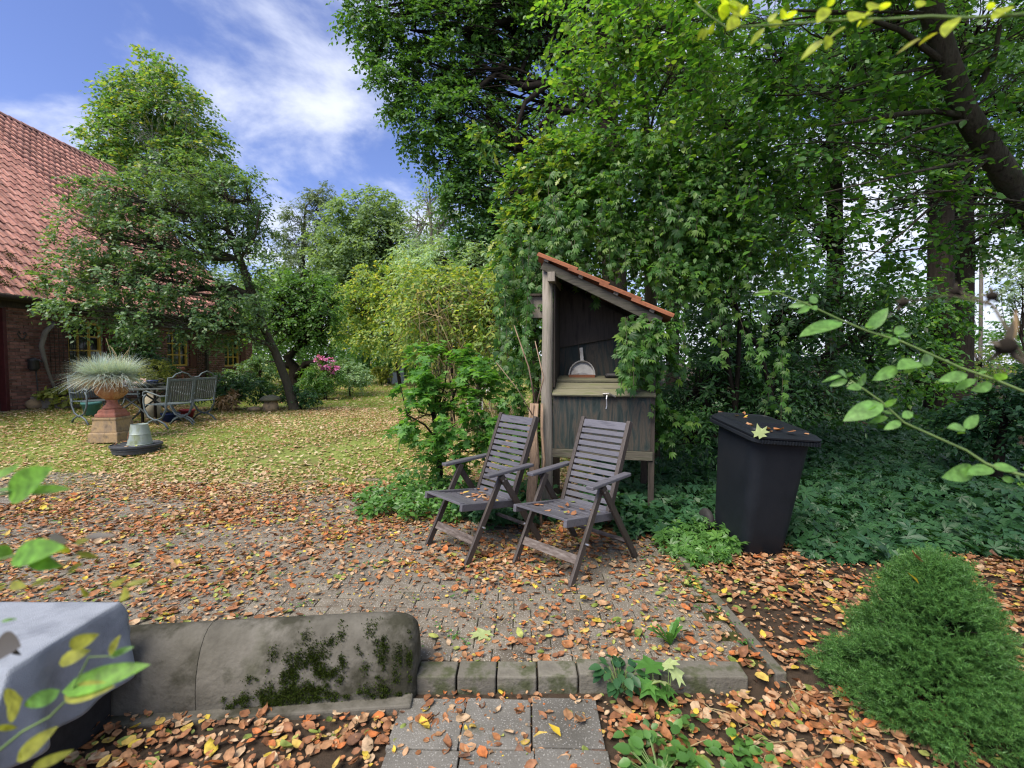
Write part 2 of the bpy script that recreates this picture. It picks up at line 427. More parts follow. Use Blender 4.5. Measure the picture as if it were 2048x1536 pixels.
M['sprig_yellow'] = leaf_mat('sprig_leaf_yellow', [(.28, .38, .03), (.36, .45, .04), (.42, .46, .05)], .5, .45, mott=70)
M['sprig_lime'] = leaf_mat('sprig_leaf_lime', [(.12, .3, .04), (.17, .36, .05)], .45, .45, mott=70)
M['sprig_olive'] = leaf_mat('sprig_leaf_olive', [(.2, .24, .04), (.3, .3, .05)], .4, .5, mott=70)
M['sprig_dark'] = leaf_mat('sprig_leaf_dark', [(.03, .03, .04), (.08, .07, .05)], .1, .5)
M['stem_green'] = pmat('stem_green', [(.1, .17, .05), (.15, .22, .07)], 20, rough=.5, bump=0, rand=.1)
M['moss'] = leaf_mat('moss_tuft', [(.014, .022, .005), (.03, .05, .008), (.055, .085, .012), (.02, .02, .01)], .2, .8, .1)
FALL = [(.28, .13, .065, 0), (.36, .195, .10, .12), (.41, .25, .14, .26), (.22, .1, .05, .4), (.33, .145, .062, .52), (.46, .33, .21, .64), (.15, .08, .05, .73),
        (.44, .15, .05, .78), (.5, .36, .09, .85), (.17, .22, .05, .89), (.3, .33, .09, .93), (.55, .42, .06, .97)]
M['fallen'] = leaf_mat('fallen_leaf', FALL, .12, .6, .25, 'CONSTANT', .8, mott=38)
M['fallen_tan'] = leaf_mat('fallen_leaf_tan', [(.34, .2, .11, 0), (.45, .32, .2, .15), (.4, .26, .14, .35), (.5, .4, .27, .5), (.3, .14, .07, .65), (.44, .3, .17, .75), (.5, .42, .2, .87), (.36, .36, .14, .95)], .12, .6, .25, 'CONSTANT', .8)
M['fallen_yellow'] = leaf_mat('fallen_leaf_yellow', [(.62, .42, .03), (.6, .45, .06)], .2, .5)
M['fallen_pale'] = leaf_mat('fallen_leaf_pale', [(.36, .42, .17), (.32, .4, .19)], .2, .5)
# ================================================================== GROUND
def ground_material():
    m, t, o = new_mat('ground'); L = t.links.new
    g = t.nodes.new('ShaderNodeNewGeometry'); sx = t.nodes.new('ShaderNodeSeparateXYZ'); L(g.outputs['Position'], sx.inputs[0])
    def noise(s, d=6, off=0):
        n = t.nodes.new('ShaderNodeTexNoise'); L(g.outputs['Position'], n.inputs['Vector']); n.inputs['Scale'].default_value = s; n.inputs['Detail'].default_value = d
        n.inputs['Roughness'].default_value = .65
        return n
    soil = ramp(t, [(.02, .015, .011), (.05, .037, .027), (.035, .028, .02)]); L(noise(14).outputs['Fac'], soil.inputs[0])
    lawn = ramp(t, [(.13, .11, .05, .3), (.14, .17, .045, .45), (.17, .22, .055, .6), (.22, .18, .085, .72)]); L(noise(1.6, 9).outputs['Fac'], lawn.inputs[0])
    nn = noise(1.2)
    mo = ramp(t, [(.02, .018, .01), (.045, .05, .018), (.06, .075, .022)]); L(noise(9).outputs['Fac'], mo.inputs[0])
    def mr(sock, a, b):
        x = t.nodes.new('ShaderNodeMapRange'); x.interpolation_type = 'SMOOTHSTEP'; L(sock, x.inputs[0]); x.inputs[1].default_value = a; x.inputs[2].default_value = b; return x.outputs[0]
    ya = t.nodes.new('ShaderNodeMath'); ya.operation = 'MULTIPLY_ADD'; L(nn.outputs['Fac'], ya.inputs[0]); ya.inputs[1].default_value = 1.2; L(sx.outputs['Y'], ya.inputs[2])
    xa = t.nodes.new('ShaderNodeMath'); xa.operation = 'MULTIPLY_ADD'; L(nn.outputs['Fac'], xa.inputs[0]); xa.inputs[1].default_value = 1.5; L(sx.outputs['X'], xa.inputs[2])
    f1 = mr(ya.outputs[0], 5.9, 6.5); f2 = mr(xa.outputs[0], 2.2, 1.2)
    f = t.nodes.new('ShaderNodeMath'); f.operation = 'MULTIPLY'; L(f1, f.inputs[0]); L(f2, f.inputs[1])
    mx = t.nodes.new('ShaderNodeMix'); mx.data_type = 'RGBA'; L(f.outputs[0], mx.inputs['Factor']); pm_ = t.nodes.new('ShaderNodeMix'); pm_.data_type = 'RGBA'
    pf = t.nodes.new('ShaderNodeMath'); pf.operation = 'MULTIPLY'; L(mr(sx.outputs['Y'], 2.38, 2.42), pf.inputs[0]); L(mr(sx.outputs['X'], 1.32, 1.28), pf.inputs[1])
    L(pf.outputs[0], pm_.inputs['Factor']); L(soil.outputs[0], pm_.inputs['A']); L(mo.outputs[0], pm_.inputs['B'])
    L(pm_.outputs['Result'], mx.inputs['A']); L(lawn.outputs[0], mx.inputs['B'])
    p = t.nodes.new('ShaderNodeBsdfPrincipled'); L(mx.outputs['Result'], p.inputs['Base Color']); p.inputs['Roughness'].default_value = .95; p.inputs['Specular IOR Level'].default_value = .1
    b = t.nodes.new('ShaderNodeBump'); b.inputs['Strength'].default_value = .6; b.inputs['Distance'].default_value = .02; L(noise(30).outputs['Fac'], b.inputs['Height']); L(b.outputs[0], p.inputs['Normal'])
    L(p.outputs[0], o.inputs[0]); return m
gx = np.unique(np.concatenate([np.linspace(-160, -20, 15), np.linspace(-20, -6, 29), np.linspace(-6, 6, 61), np.linspace(6, 20, 15), np.linspace(20, 160, 15)]))
gy = np.unique(np.concatenate([np.linspace(-40, -2, 8), np.linspace(-2, 2.1, 14), [2.2, 2.285, 2.295, 2.31, 2.325, 2.335], np.linspace(2.4, 10, 40), np.linspace(10, 30, 30), np.linspace(30, 240, 30)]))
X_, Y_ = np.meshgrid(gx, gy)
Z_ = gz(X_, Y_) - .012
ii = np.arange(len(gx) * len(gy)).reshape(len(gy), len(gx))
q = np.stack([ii[:-1, :-1], ii[:-1, 1:], ii[1:, 1:], ii[1:, :-1]], -1).reshape(-1, 4)
gme = arr_mesh('ground', np.stack([X_, Y_, Z_], -1).reshape(-1, 3), np.concatenate([q[:, [0, 1, 2]], q[:, [0, 2, 3]]]))
ground = link('ground', gme, ground_material(), smooth=True)
ground['kind'] = 'structure'

# ------------------------------------------------------------------ brick paving
M['paver'] = pmat('paver', [(.085, .072, .056), (.135, .118, .093), (.165, .148, .12), (.1, .096, .062)], 5, rough=.82, bump=.5, bscale=120, rand=.2, speck=(.4, .385, .36), speck_scale=85, moss=(.06, .075, .025), moss_amt=.36, moss_scale=3, coord='Object')
M['slab'] = pmat('slab', [(.085, .082, .072), (.135, .13, .118), (.165, .158, .142)], 3, rough=.85, bump=.4, bscale=120, rand=.12, speck=(.3, .295, .28), speck_scale=95, moss=(.05, .055, .028), moss_amt=.42)
M['concrete_old'] = pmat('concrete_old', [(.045, .042, .034), (.088, .083, .068), (.125, .118, .1), (.07, .07, .048)], 3.2, rough=.88, bump=.55, bscale=45, rand=.08, moss=(.022, .022, .011), moss_amt=.53, moss_scale=3.1)
M['kerb'] = pmat('kerb', [(.085, .08, .066), (.14, .132, .11), (.11, .11, .078)], 7, rough=.9, bump=.5, bscale=60, rand=.15, moss=(.05, .06, .025), moss_amt=.5, moss_scale=7)
paving = bpy.data.objects.new('brick_paving', None); COL.objects.link(paving)
paving['kind'] = 'structure'; paving['label'] = 'patio of grey concrete paving bricks under fallen leaves'
PL, PW, PH, GAP = .212, .106, .06, .0045
def paver_mesh():
    mb = MB()
    c = .004
    mb.loft([rrect(PL - GAP, PW - GAP, .004, 0, 0, -PH, 1), rrect(PL - GAP, PW - GAP, .004, 0, 0, -c, 1), rrect(PL - GAP - 2 * c, PW - GAP - 2 * c, .004, 0, 0, 0, 1)])
    me = mb.mesh('paver'); me.materials.append(M['paver']); return me
pav_me = paver_mesh()
pv_v = np.array([v.co[:] for v in pav_me.vertices]); pv_f = []
for p_ in pav_me.polygons:
    vs_ = list(p_.vertices)
    for k in range(1, len(vs_) - 1): pv_f.append((vs_[0], vs_[k], vs_[k + 1]))
pv_f = np.array(pv_f)
rot_p = rad(-1.5)
slots = []
for j in range(36):
    for i in range(-36, 9):
        x0 = (i + (.5 if j % 2 else 0)) * PL; y0 = j * PW
        x = x0 * math.cos(rot_p) - y0 * math.sin(rot_p); y = 2.475 + x0 * math.sin(rot_p) + y0 * math.cos(rot_p)
        if x > 1.23 or y < 2.42: continue
        if y > 5.2 + R.uniform(0, 1.0) and x > -5: continue
        slots.append((x, y, float(gz(x, y)) + R.uniform(-.0035, .0035), rot_p + R.gauss(0, .006), R.gauss(0, .006), R.gauss(0, .006)))
sx_, sy_, sf_ = project(np.array([s[:3] for s in slots]))
wall_hide = (np.array([s[0] for s in slots]) < -.55) & (np.array([s[1] for s in slots]) < 2.6)
vis = (sx_ > 0) & (sx_ < 2048) & (sy_ < 1536) & ~wall_hide
order = np.argsort(np.where(vis, sf_, 1e6))
near = set(order[:300].tolist())
lb = LB()
for k, (x, y, z, rz, tx, ty) in enumerate(slots):
    if k in near:
        o = bpy.data.objects.new('paver', pav_me); COL.objects.link(o); o.parent = paving
        o.location = (x, y, z); o.rotation_euler = (tx, ty, rz)
    else:
        mt = np.array((Matrix.Translation((x, y, z)) @ Matrix.Rotation(rz, 4, 'Z') @ Matrix.Rotation(tx, 4, 'X') @ Matrix.Rotation(ty, 4, 'Y')))
        lb.raw(pv_v @ mt[:3, :3].T + mt[:3, 3], pv_f)
lb.build('paver', M['paver'], paving, kind='stuff')

# edging strip on the right of the paving
es = thing('edging_strip', 'long narrow concrete edging along the right side of the brick paving', 'edging', (1.33, 2.3, 0))
for (a, b) in ((2.30, 3.1), (3.11, 4.02), (4.03, 4.7)):
    zt = .018 if a < 3 else .012
    mb = MB(); mb.box((1.33 + (.012 if a > 3 else 0), (a + b) / 2, zt - .09), (.055, b - a, .18)); mb.build('edging_block', M['kerb'], es, world=True, bevel=.006)

# kerb of bricks at the step
kb = thing('step_kerb', 'row of worn mossy blocks forming the step between paving and lower bed', 'kerb', (.3, 2.33, 0))
xs = -.47; ka = rad(-1.2)
for i, ln in enumerate([.2, .195, .2, .2, .4, .43]):
    cx = xs + ln / 2
    mb = MB(); mb.box((0, 0, 0), (ln - .008, .125, .16))
    o = mb.build('kerb_block', M['kerb'], kb, bevel=.007)
    o.location = (cx - .3, R.uniform(-.006, .006), -.055 + R.uniform(-.006, .006)); o.rotation_euler = (R.gauss(0, .015), R.gauss(0, .012), ka + R.gauss(0, .012))
    xs += ln

# slabs of the lower path
path = bpy.data.objects.new('path', None); COL.objects.link(path); path['kind'] = 'structure'
for i, x in enumerate([-.37, -.065, .24]):
    for j, y in enumerate([2.06, 1.755, 1.45]):
        mb = MB(); mb.box((0, 0, -.03), (.299, .299, .06))
        o = mb.build('slab', M['slab'], path, bevel=.005)
        o.location = (x + R.uniform(-.003, .003), y, -.042 + R.uniform(-.004, .004)); o.rotation_euler = (R.gauss(0, .01), R.gauss(0, .01), rad(-2))

# ------------------------------------------------------------------ half-round concrete wall
rw = thing('low_wall', 'mossy half-round concrete wall lying behind the covered box', 'wall', (-.47, 2.36, -.06), rad(4))
rw.rotation_euler = (0, rad(-1.1), rad(4))
def half_round(x0, x1, end, name):
    rings = []
    secs = [(x0, 1.0), (x1, 1.0)] if not end else [(x0, 1.0), (x1 - .2, 1.0), (x1 - .12, .985), (x1 - .06, .93), (x1 - .025, .84), (x1 - .006, .72), (x1, .62)]
    for (x, k) in secs:
        ring = [(x, -.165 * k, 0), (x, -.165 * k, .06)]
        for a in range(1, 14):
            t = math.pi * (1 - a / 14)
            ring.append((x, .165 * k * math.cos(t), (.06 + .295 * math.sin(t) * (1 if k == 1 else .35 + .65 * k))))
        ring += [(x, .165 * k, .06), (x, .165 * k, 0)]
        rings.append(ring)
    mb = MB(); mb.loft(rings)
    o = mb.build(name, M['concrete_old'], rw, smooth=True)
    es_ = o.modifiers.new('edge', 'EDGE_SPLIT'); es_.split_angle = rad(50)
    return o
half_round(-.99, 0, True, 'concrete_section')
half_round(-2.2, -.993, False, 'concrete_section')
mb = MB(); mb.box((-1.1, -.18, .01), (2.18, .09, .05)); mb.build('footing', M['concrete_old'], rw, bevel=.01)
# moss on its face
P = []; N = []
tufts = []
for (cx, h, sx_t, sh_t, n) in [(-.62, .13, .10, .05, 70), (-.5, .17, .10, .05, 80), (-.42, .22, .07, .04, 40), (-.7, .06, .12, .04, 45), (-.5, .07, .14, .04, 60), (-.15, .26, .045, .035, 34), (-.1, .19, .05, .06, 50), (-.08, .08, .07, .04, 34), (-.3, .2, .12, .07, 14), (-.25, .29, .08, .03, 9), (-.34, .05, .2, .03, 30)]:
    for k in range(int(n * .34)): tufts.append((R.gauss(cx, sx_t), R.gauss(h, sh_t), R.choice((.004, .006, .009, .013, .017))))
for (cx, h, rt) in tufts:
    for k in range(int(120 * (rt / .012) ** 1.6)):
        x = R.gauss(cx, rt); hh = R.gauss(h, rt)
        if x > -.012 or hh < .0 or hh > .35: continue
        endk = 1 if x < -.2 else (.985 if x < -.12 else (.94 if x < -.06 else .85))
        if hh < .06: y = -.165; nn_ = (0, -1, .1)
        else:
            sn = min(1, (hh - .06) / .295); t = math.asin(sn); y = -.165 * math.cos(t); nn_ = (0, -math.cos(t), math.sin(t))
        P.append((x, y * endk - .002, hh * (1 if endk > .95 else .93))); N.append(nn_)
P = np.array(P); N = np.array(N)
D = nrm(N + rng.normal(0, .55, P.shape)); NN = nrm(np.cross(D, rng.normal(0, 1, P.shape)))
LB().add(P, NN, D, rng.uniform(.005, .012, len(P)), T_DIA).build('moss', M['moss'], rw, world=False, kind='stuff')

# ================================================================== FARMHOUSE
M['brick'] = pmat('brick', [(.10, .05, .042), (.18, .085, .065), (.24, .12, .095), (.15, .085, .075)], 8, rough=.9, bump=.5, bscale=60, rand=.35)
M['mortar'] = pmat('mortar', [(.2, .18, .16), (.3, .28, .25)], 12, rough=.95, bump=.3, rand=0)
M['roof_tile'] = pmat('roof_tile', [(.26, .12, .10), (.42, .2, .155), (.5, .27, .21), (.32, .155, .135)], 5, rough=.72, bump=.3, bscale=50, rand=.3, moss=(.12, .09, .08), moss_amt=.34, moss_scale=3.5)
M['roof_tile_old'] = pmat('roof_tile_old', [(.13, .048, .026), (.24, .09, .045), (.17, .075, .045)], 7, rough=.8, bump=.4, bscale=50, rand=.25, moss=(.06, .05, .03), moss_amt=.42)
M['ochre'] = pmat('ochre_paint', [(.5, .32, .05), (.6, .4, .08)], 10, rough=.55, bump=.1, rand=.05)
M['maroon'] = pmat('maroon_paint', [(.05, .012, .012), (.09, .02, .02)], 8, rough=.5, bump=.1, rand=.05)
M['darkwood'] = pmat('dark_wood', [(.03, .024, .02), (.07, .055, .042)], 8, (6, 6, 1), .85, .4, rand=.1)
M['greywood'] = pmat('grey_wood', [(.13, .115, .095), (.24, .215, .18), (.18, .165, .13)], 6, (8, 8, .8), .85, .5, rand=.12, moss=(.11, .13, .05), moss_amt=.38, moss_scale=2.5)
m_, t_, o_ = new_mat('window_glass'); p_ = t_.nodes.new('ShaderNodeBsdfPrincipled'); p_.inputs['Base Color'].default_value = (.012, .014, .014, 1); p_.inputs['Roughness'].default_value = .06
t_.links.new(p_.outputs[0], o_.inputs[0]); M['glass'] = m_

HX, HY, HZ = -10.8, 10.2, .5
house = thing('farmhouse', 'brick farmhouse with steep red pantiled roof and yellow barred windows', 'house', (HX, HY, HZ))
WALLH, Y0, Y1 = 2.42, -3.2, 9.8          # local along y
wins = [(2.0, .98), (5.35, .92), (8.35, .88)]   # local centre, sill height
WW, WH = .98, 1.08
openings = [(yc - WW / 2, yc + WW / 2, s_, s_ + WH) for yc, s_ in wins] + [(-1.15, .06, 0, 2.2)]
wall = MB()
ycuts = sorted(set([Y0, Y1] + [v for o in openings for v in o[:2]])); zcuts = sorted(set([-.3, WALLH] + [v for o in openings for v in o[2:]]))
for a, b in zip(ycuts[:-1], ycuts[1:]):
    for c, d in zip(zcuts[:-1], zcuts[1:]):
        if any(o[0] <= (a + b) / 2 <= o[1] and o[2] <= (c + d) / 2 <= o[3] for o in openings): continue
        wall.box((-.16, (a + b) / 2, (c + d) / 2), (.3, b - a, d - c))
wall.box((-5.6, Y1 - .15, 1.2), (10.9, .3, 2.6)); wall.box((-5.6, Y0 + .15, 1.2), (10.9, .3, 2.6)); wall.box((-11.1, 3.3, 1.2), (.3, 12.4, 2.6))
RW, RH = 5.6, 6.2
wall.add([(-.05, Y1 - .02, WALLH), (-11.15, Y1 - .02, WALLH), (-RW, Y1 - .02, WALLH + RH - .2), (-.05, Y1 - .3, WALLH), (-11.15, Y1 - .3, WALLH), (-RW, Y1 - .3, WALLH + RH - .2)],
         [(0, 2, 1), (3, 4, 5), (0, 3, 5, 2), (1, 2, 5, 4), (0, 1, 4, 3)])
hw = wall.build('wall', M['mortar'], house)
BL, BH, BD = .215, .062, .03
mb = MB(); mb.box((0, 0, 0), (BD, BL - .012, BH - .002)); bme = mb.mesh('brick'); bme.materials.append(M['brick'])
b_v = np.array([v.co[:] for v in bme.vertices]); b_f = np.array([t for p in bme.polygons for t in ((p.vertices[0], p.vertices[1], p.vertices[2]), (p.vertices[0], p.vertices[2], p.vertices[3]))])
bs = []
for r_i in range(int((WALLH + .2) / .0735)):
    z = -.2 + (r_i + .5) * .0735
    y = Y0 + (0 if r_i % 2 else BL / 2)
    while y < Y1:
        a, b = y, min(y + BL, Y1)
        for o in openings:
            if o[2] - .02 < z < o[3] + .02 and b > o[0] and a < o[1]:
                if a < o[0]: b = o[0]
                elif b > o[1]: a = o[1]
                else: b = a
        if b - a > .03: bs.append(((a + b) / 2, z, (b - a - .012) / (BL - .012)))
        y += BL
bs = np.array(bs); bw = np.stack([np.full(len(bs), HX), bs[:, 0] + HY, bs[:, 1] + HZ], -1)
px_, py_, fz_ = project(bw)
vis = (px_ > 2) & (px_ < 520)
order = np.argsort(np.where(vis, bw[:, 1], 1e6)); nearb = set(order[:300].tolist()); lb = LB()
for k, (y, z, sc_) in enumerate(bs):
    pos = (-.004 + R.uniform(-.004, .003), y, z)
    if k in nearb:
        o = bpy.data.objects.new('brick', bme); COL.objects.link(o); o.parent = hw; o.location = pos; o.scale = (1, sc_, 1); o.rotation_euler = (R.gauss(0, .006), 0, R.gauss(0, .01))
    else: lb.raw(b_v * np.array([1, sc_, 1]) + np.array(pos), b_f)
lb.build('brick', M['brick'], hw, world=False, kind='stuff')
# windows
for (yc, s_) in wins:
    w_ = MB()
    for (dy_, dz, sy, sz) in ((-WW / 2 + .03, WH / 2, .06, WH), (WW / 2 - .03, WH / 2, .06, WH), (0, .03, WW - .12, .06), (0, WH - .03, WW - .12, .06)):
        w_.box((-.07, yc + dy_, s_ + dz), (.07, sy, sz))
    for k in (1, 2):
        w_.box((-.075, yc - WW / 2 + WW * k / 3, s_ + WH / 2), (.05, .032, WH - .121))
    wf = w_.build('window', M['ochre'], house)
    w_ = MB()
    for k in (1, 2): w_.box((-.074, yc, s_ + WH * k / 3), (.045, WW - .121, .03))
    w_.build('glazing_bar', M['ochre'], wf)
    for i in range(3):
        for j in range(3):
            w_ = MB(); w_.box((-.085, yc + (i - 1) * (WW - .1) / 3, s_ + WH / 2 + (j - 1) * (WH - .1) / 3), (.01, (WW - .1) / 3 - .03, (WH - .1) / 3 - .028)); w_.build('pane', M['glass'], wf)
    w_ = MB(); w_.box((.03, yc + WW / 2 + .2, s_ + WH / 2), (.04, .36, WH + .1)); w_.build('shutter', M['maroon'], house, bevel=.006)
    w_ = MB(); w_.box((.025, yc, s_ - .045), (.12, WW + .1, .07)); w_.build('sill', M['maroon'], wf, bevel=.006)
w_ = MB(); w_.box((-.12, -.55, 1.1), (.05, 1.09, 2.19)); dr = w_.build('door', M['darkwood'], house)
w_ = MB(); w_.box((-.02, .02, 1.1), (.14, .075, 2.2)); w_.box((-.02, -1.11, 1.1), (.14, .075, 2.2)); w_.build('door_frame', M['maroon'], dr, bevel=.006)
# soldier course band below the sills, eaves board and gutter
w_ = MB(); w_.box((.12, 3.3, WALLH - .01), (.3, 13.2, .05)); w_.box((.02, 3.3, WALLH - .12), (.06, 13.0, .16)); w_.build('eaves_board', M['darkwood'], house)
w_ = MB(); w_.tube([(.36, Y0 - .2, WALLH + .0), (.36, Y1 + .1, WALLH + .0)], .055, 8); w_.build('gutter', M['darkwood'], house, smooth=True)
# timber braces standing against the wall
w_ = MB(); w_.tube([(.18, .98, 1.95), (.16, .78, 1.72), (.12, .72, 1.4), (.1, .85, .9), (.12, 1.15, 0)], [.05, .055, .05, .035, .03], 7); w_.build('timber_brace', M['greywood'], house, smooth=True)
w_ = MB(); w_.box((.03, 6.75, 1.15), (.09, .1, 2.3)); w_.build('wall_post', M['darkwood'], house)
for (ya, yb, st_) in ((6.2, 6.7, .1), (1.0, 1.9, .11)):
    w_ = MB(); yy_ = np.arange(ya, yb, st_)
    rods = [((.05, y, .35), (.05, y, 2.1)) for y in yy_] + [((.06, ya - .05, z), (.06, yb + .05, z)) for z in np.arange(.4, 2.1, st_)]
    vv = w_
    for a, b in rods: w_.tube([a, b], .007, 4)
    w_.build('trellis', M['darkwood'], house)['kind'] = 'stuff'
# roof
slope = math.atan2(RH, RW); SL = math.hypot(RH, RW) + .45
rf = MB()
ex, ez = .32, WALLH - .02
for (sgn) in (1, -1):
    a0 = Vector((-RW + sgn * (RW + ex), 0, ez)); top = Vector((-RW, 0, ez + RH * (RW + ex) / RW))
    n_ = Vector((sgn * math.sin(slope), 0, math.cos(slope)))
    for yy in (0,):
        V = [a0 + Vector((0, Y0 - .15, 0)), a0 + Vector((0, Y1 + .1, 0)), top + Vector((0, Y1 + .1, 0)), top + Vector((0, Y0 - .15, 0))]
        V += [v - n_ * .1 for v in V]
        rf.add(V, [(0, 1, 2, 3), (4, 7, 6, 5), (0, 4, 5, 1), (1, 5, 6, 2), (2, 6, 7, 3), (3, 7, 4, 0)])
roof = rf.build('roof', M['darkwood'], house)
TW, TL, EXPO = .205, .36, .292
def tile_mesh(mat, name='tile', TWd=.225, th=.014):
    mb = MB(); n = 7
    prof = [(-TWd / 2 + TWd * i / n, .022 * math.sin(2 * math.pi * (i / n) * .95 + .35)) for i in range(n + 1)]
    top0 = [(x, 0, z + .02) for x, z in prof]; top1 = [(x, TL, z - .004) for x, z in prof]
    bot0 = [(x, 0, z + .02 - th) for x, z in prof]; bot1 = [(x, TL, z - .004 - th) for x, z in prof]
    V = top0 + top1 + bot0 + bot1; k = n + 1; F = []
    for i in range(n):
        F += [(i, i + 1, k + i + 1, k + i), (2 * k + i, 3 * k + i, 3 * k + i + 1, 2 * k + i + 1), (i, 2 * k + i, 2 * k + i + 1, i + 1), (k + i, k + i + 1, 3 * k + i + 1, 3 * k + i)]
    F += [(0, k, 3 * k, 2 * k), (n, 2 * k + n, 3 * k + n, k + n)]
    mb.add(V, F); me = mb.mesh(name); me.materials.append(mat)
    return me
tme = tile_mesh(M['roof_tile'])
t_v = np.array([v.co[:] for v in tme.vertices]); t_f = np.array([t for p in tme.polygons for t in ((p.vertices[0], p.vertices[1], p.vertices[2]), (p.vertices[0], p.vertices[2], p.vertices[3]))])
# local tile axes: width along +y of the house, up-slope towards -x +z
up = Vector((-math.cos(slope), 0, math.sin(slope))); nn_ = Vector((math.sin(slope), 0, math.cos(slope))); ac = Vector((0, 1, 0))
basis = Matrix((ac, up, nn_)).transposed()
tl = []
nrow = int(SL / EXPO) + 1; ncol = int((Y1 - Y0 + .3) / TW)
for r_i in range(nrow - 1):
    for c in range(ncol):
        p = Vector((ex + .04, Y0 - .1 + c * TW, ez + .02)) + up * (r_i * EXPO) + nn_ * (.022 + R.uniform(-.003, .004))
        if p.x < -RW + .02: continue
        tl.append(p)
tp = np.array([p[:] for p in tl]) + np.array([HX, HY, HZ]); px_, py_, fz_ = project(tp)
vis = (px_ > -8) & (px_ < 300) & (py_ > 230)
order = np.argsort(np.where(vis, fz_, 1e6)); nears = set(order[:300].tolist()); lb = LB()
for k, p in enumerate(tl):
    jr = Matrix.Rotation(R.gauss(0, .012), 3, 'Z') @ Matrix.Rotation(R.gauss(0, .01), 3, 'X')
    m3 = basis @ jr
    if k in nears:
        o = bpy.data.objects.new('roof_tile', tme); COL.objects.link(o); o.parent = roof; o.location = p; o.rotation_euler = m3.to_euler()
    else: lb.raw(t_v @ np.array(m3).T + np.array(p[:]), t_f)
lb.build('roof_tile', M['roof_tile'], roof, world=False, kind='stuff')
w_ = MB()
y = Y0 - .15
while y < Y1:
    V = []
    zr = ez + RH * (RW + ex) / RW + .02
    for (yy, rr) in ((y, .13), (y + .42, .115)):
        for a in range(7):
            t = math.pi * a / 6; V.append((-RW + rr * math.cos(t) * 1.2, yy, zr - .04 + rr * math.sin(t)))
    w_.add(V, [(i, i + 1, 8 + i, 7 + i) for i in range(6)]); y += .38
w_.build('ridge_tile', M['roof_tile'], roof)
# moss cushions on the lower tiles
P = []; 
for (yy, s_, n) in [(-.1, .35, 60), (.35, .75, 50), (.55, .3, 70), (-.15, 1.05, 40), (.7, 1.25, 40), (.2, 1.5, 30), (.95, .5, 40), (1.1, 1.0, 30), (.45, 2.0, 24), (1.3, 1.7, 24)]:
    for k in range(n * 3):
        p = Vector((ex + .04, yy + R.gauss(0, .07), ez + .07)) + up * (s_ + R.gauss(0, .09)) + nn_ * R.uniform(.0, .04); P.append(p[:])
P = np.array(P); D = nrm(np.array(nn_[:]) + rng.normal(0, .7, P.shape))
LB().add(P, np.cross(D, rng.normal(0, 1, P.shape)), D, rng.uniform(.02, .05, len(P)), T_OV).build('moss', M['moss'], roof, world=False, kind='stuff')
# iron ornament and rod on the wall
ir = thing('wall_pump', 'black cast iron wall fitting with a hanging rod on the house brick', 'wall fitting', (HX + .06, HY + .52, HZ + .95))
M['iron'] = pmat('iron', [(.012, .012, .014), (.03, .03, .032)], 20, rough=.5, bump=.2, rand=0, spec=.5)
w_ = MB(); w_.lathe([(.06, .0), (.1, .06), (.09, .22), (.11, .25), (.02, .3)], 10, (.06, 0, -.1)); w_.tube([(.03, 0, .12), (.16, 0, .16), (.2, .06, .1)], .02, 6); w_.build('body', M['iron'], ir, smooth=True)
w_ = MB(); w_.tube([(.08, .03, -.1), (.09, .04, -.45), (.08, .05, -.62)], .012, 6); w_.build('rod', M['iron'], ir)
sg = thing('wall_ornament', 'small black scrollwork ornament high on the brick by the door', 'ornament', (HX + .04, HY + .38, HZ + 1.62))
w_ = MB()
for s_ in (-1, 1): w_.tube([(0, 0, -.08), (0, s_ * .06, -.02), (0, s_ * .1, .05), (0, s_ * .06, .09), (0, s_ * .03, .04)], .012, 5)
w_.build('scroll', M['iron'], sg)
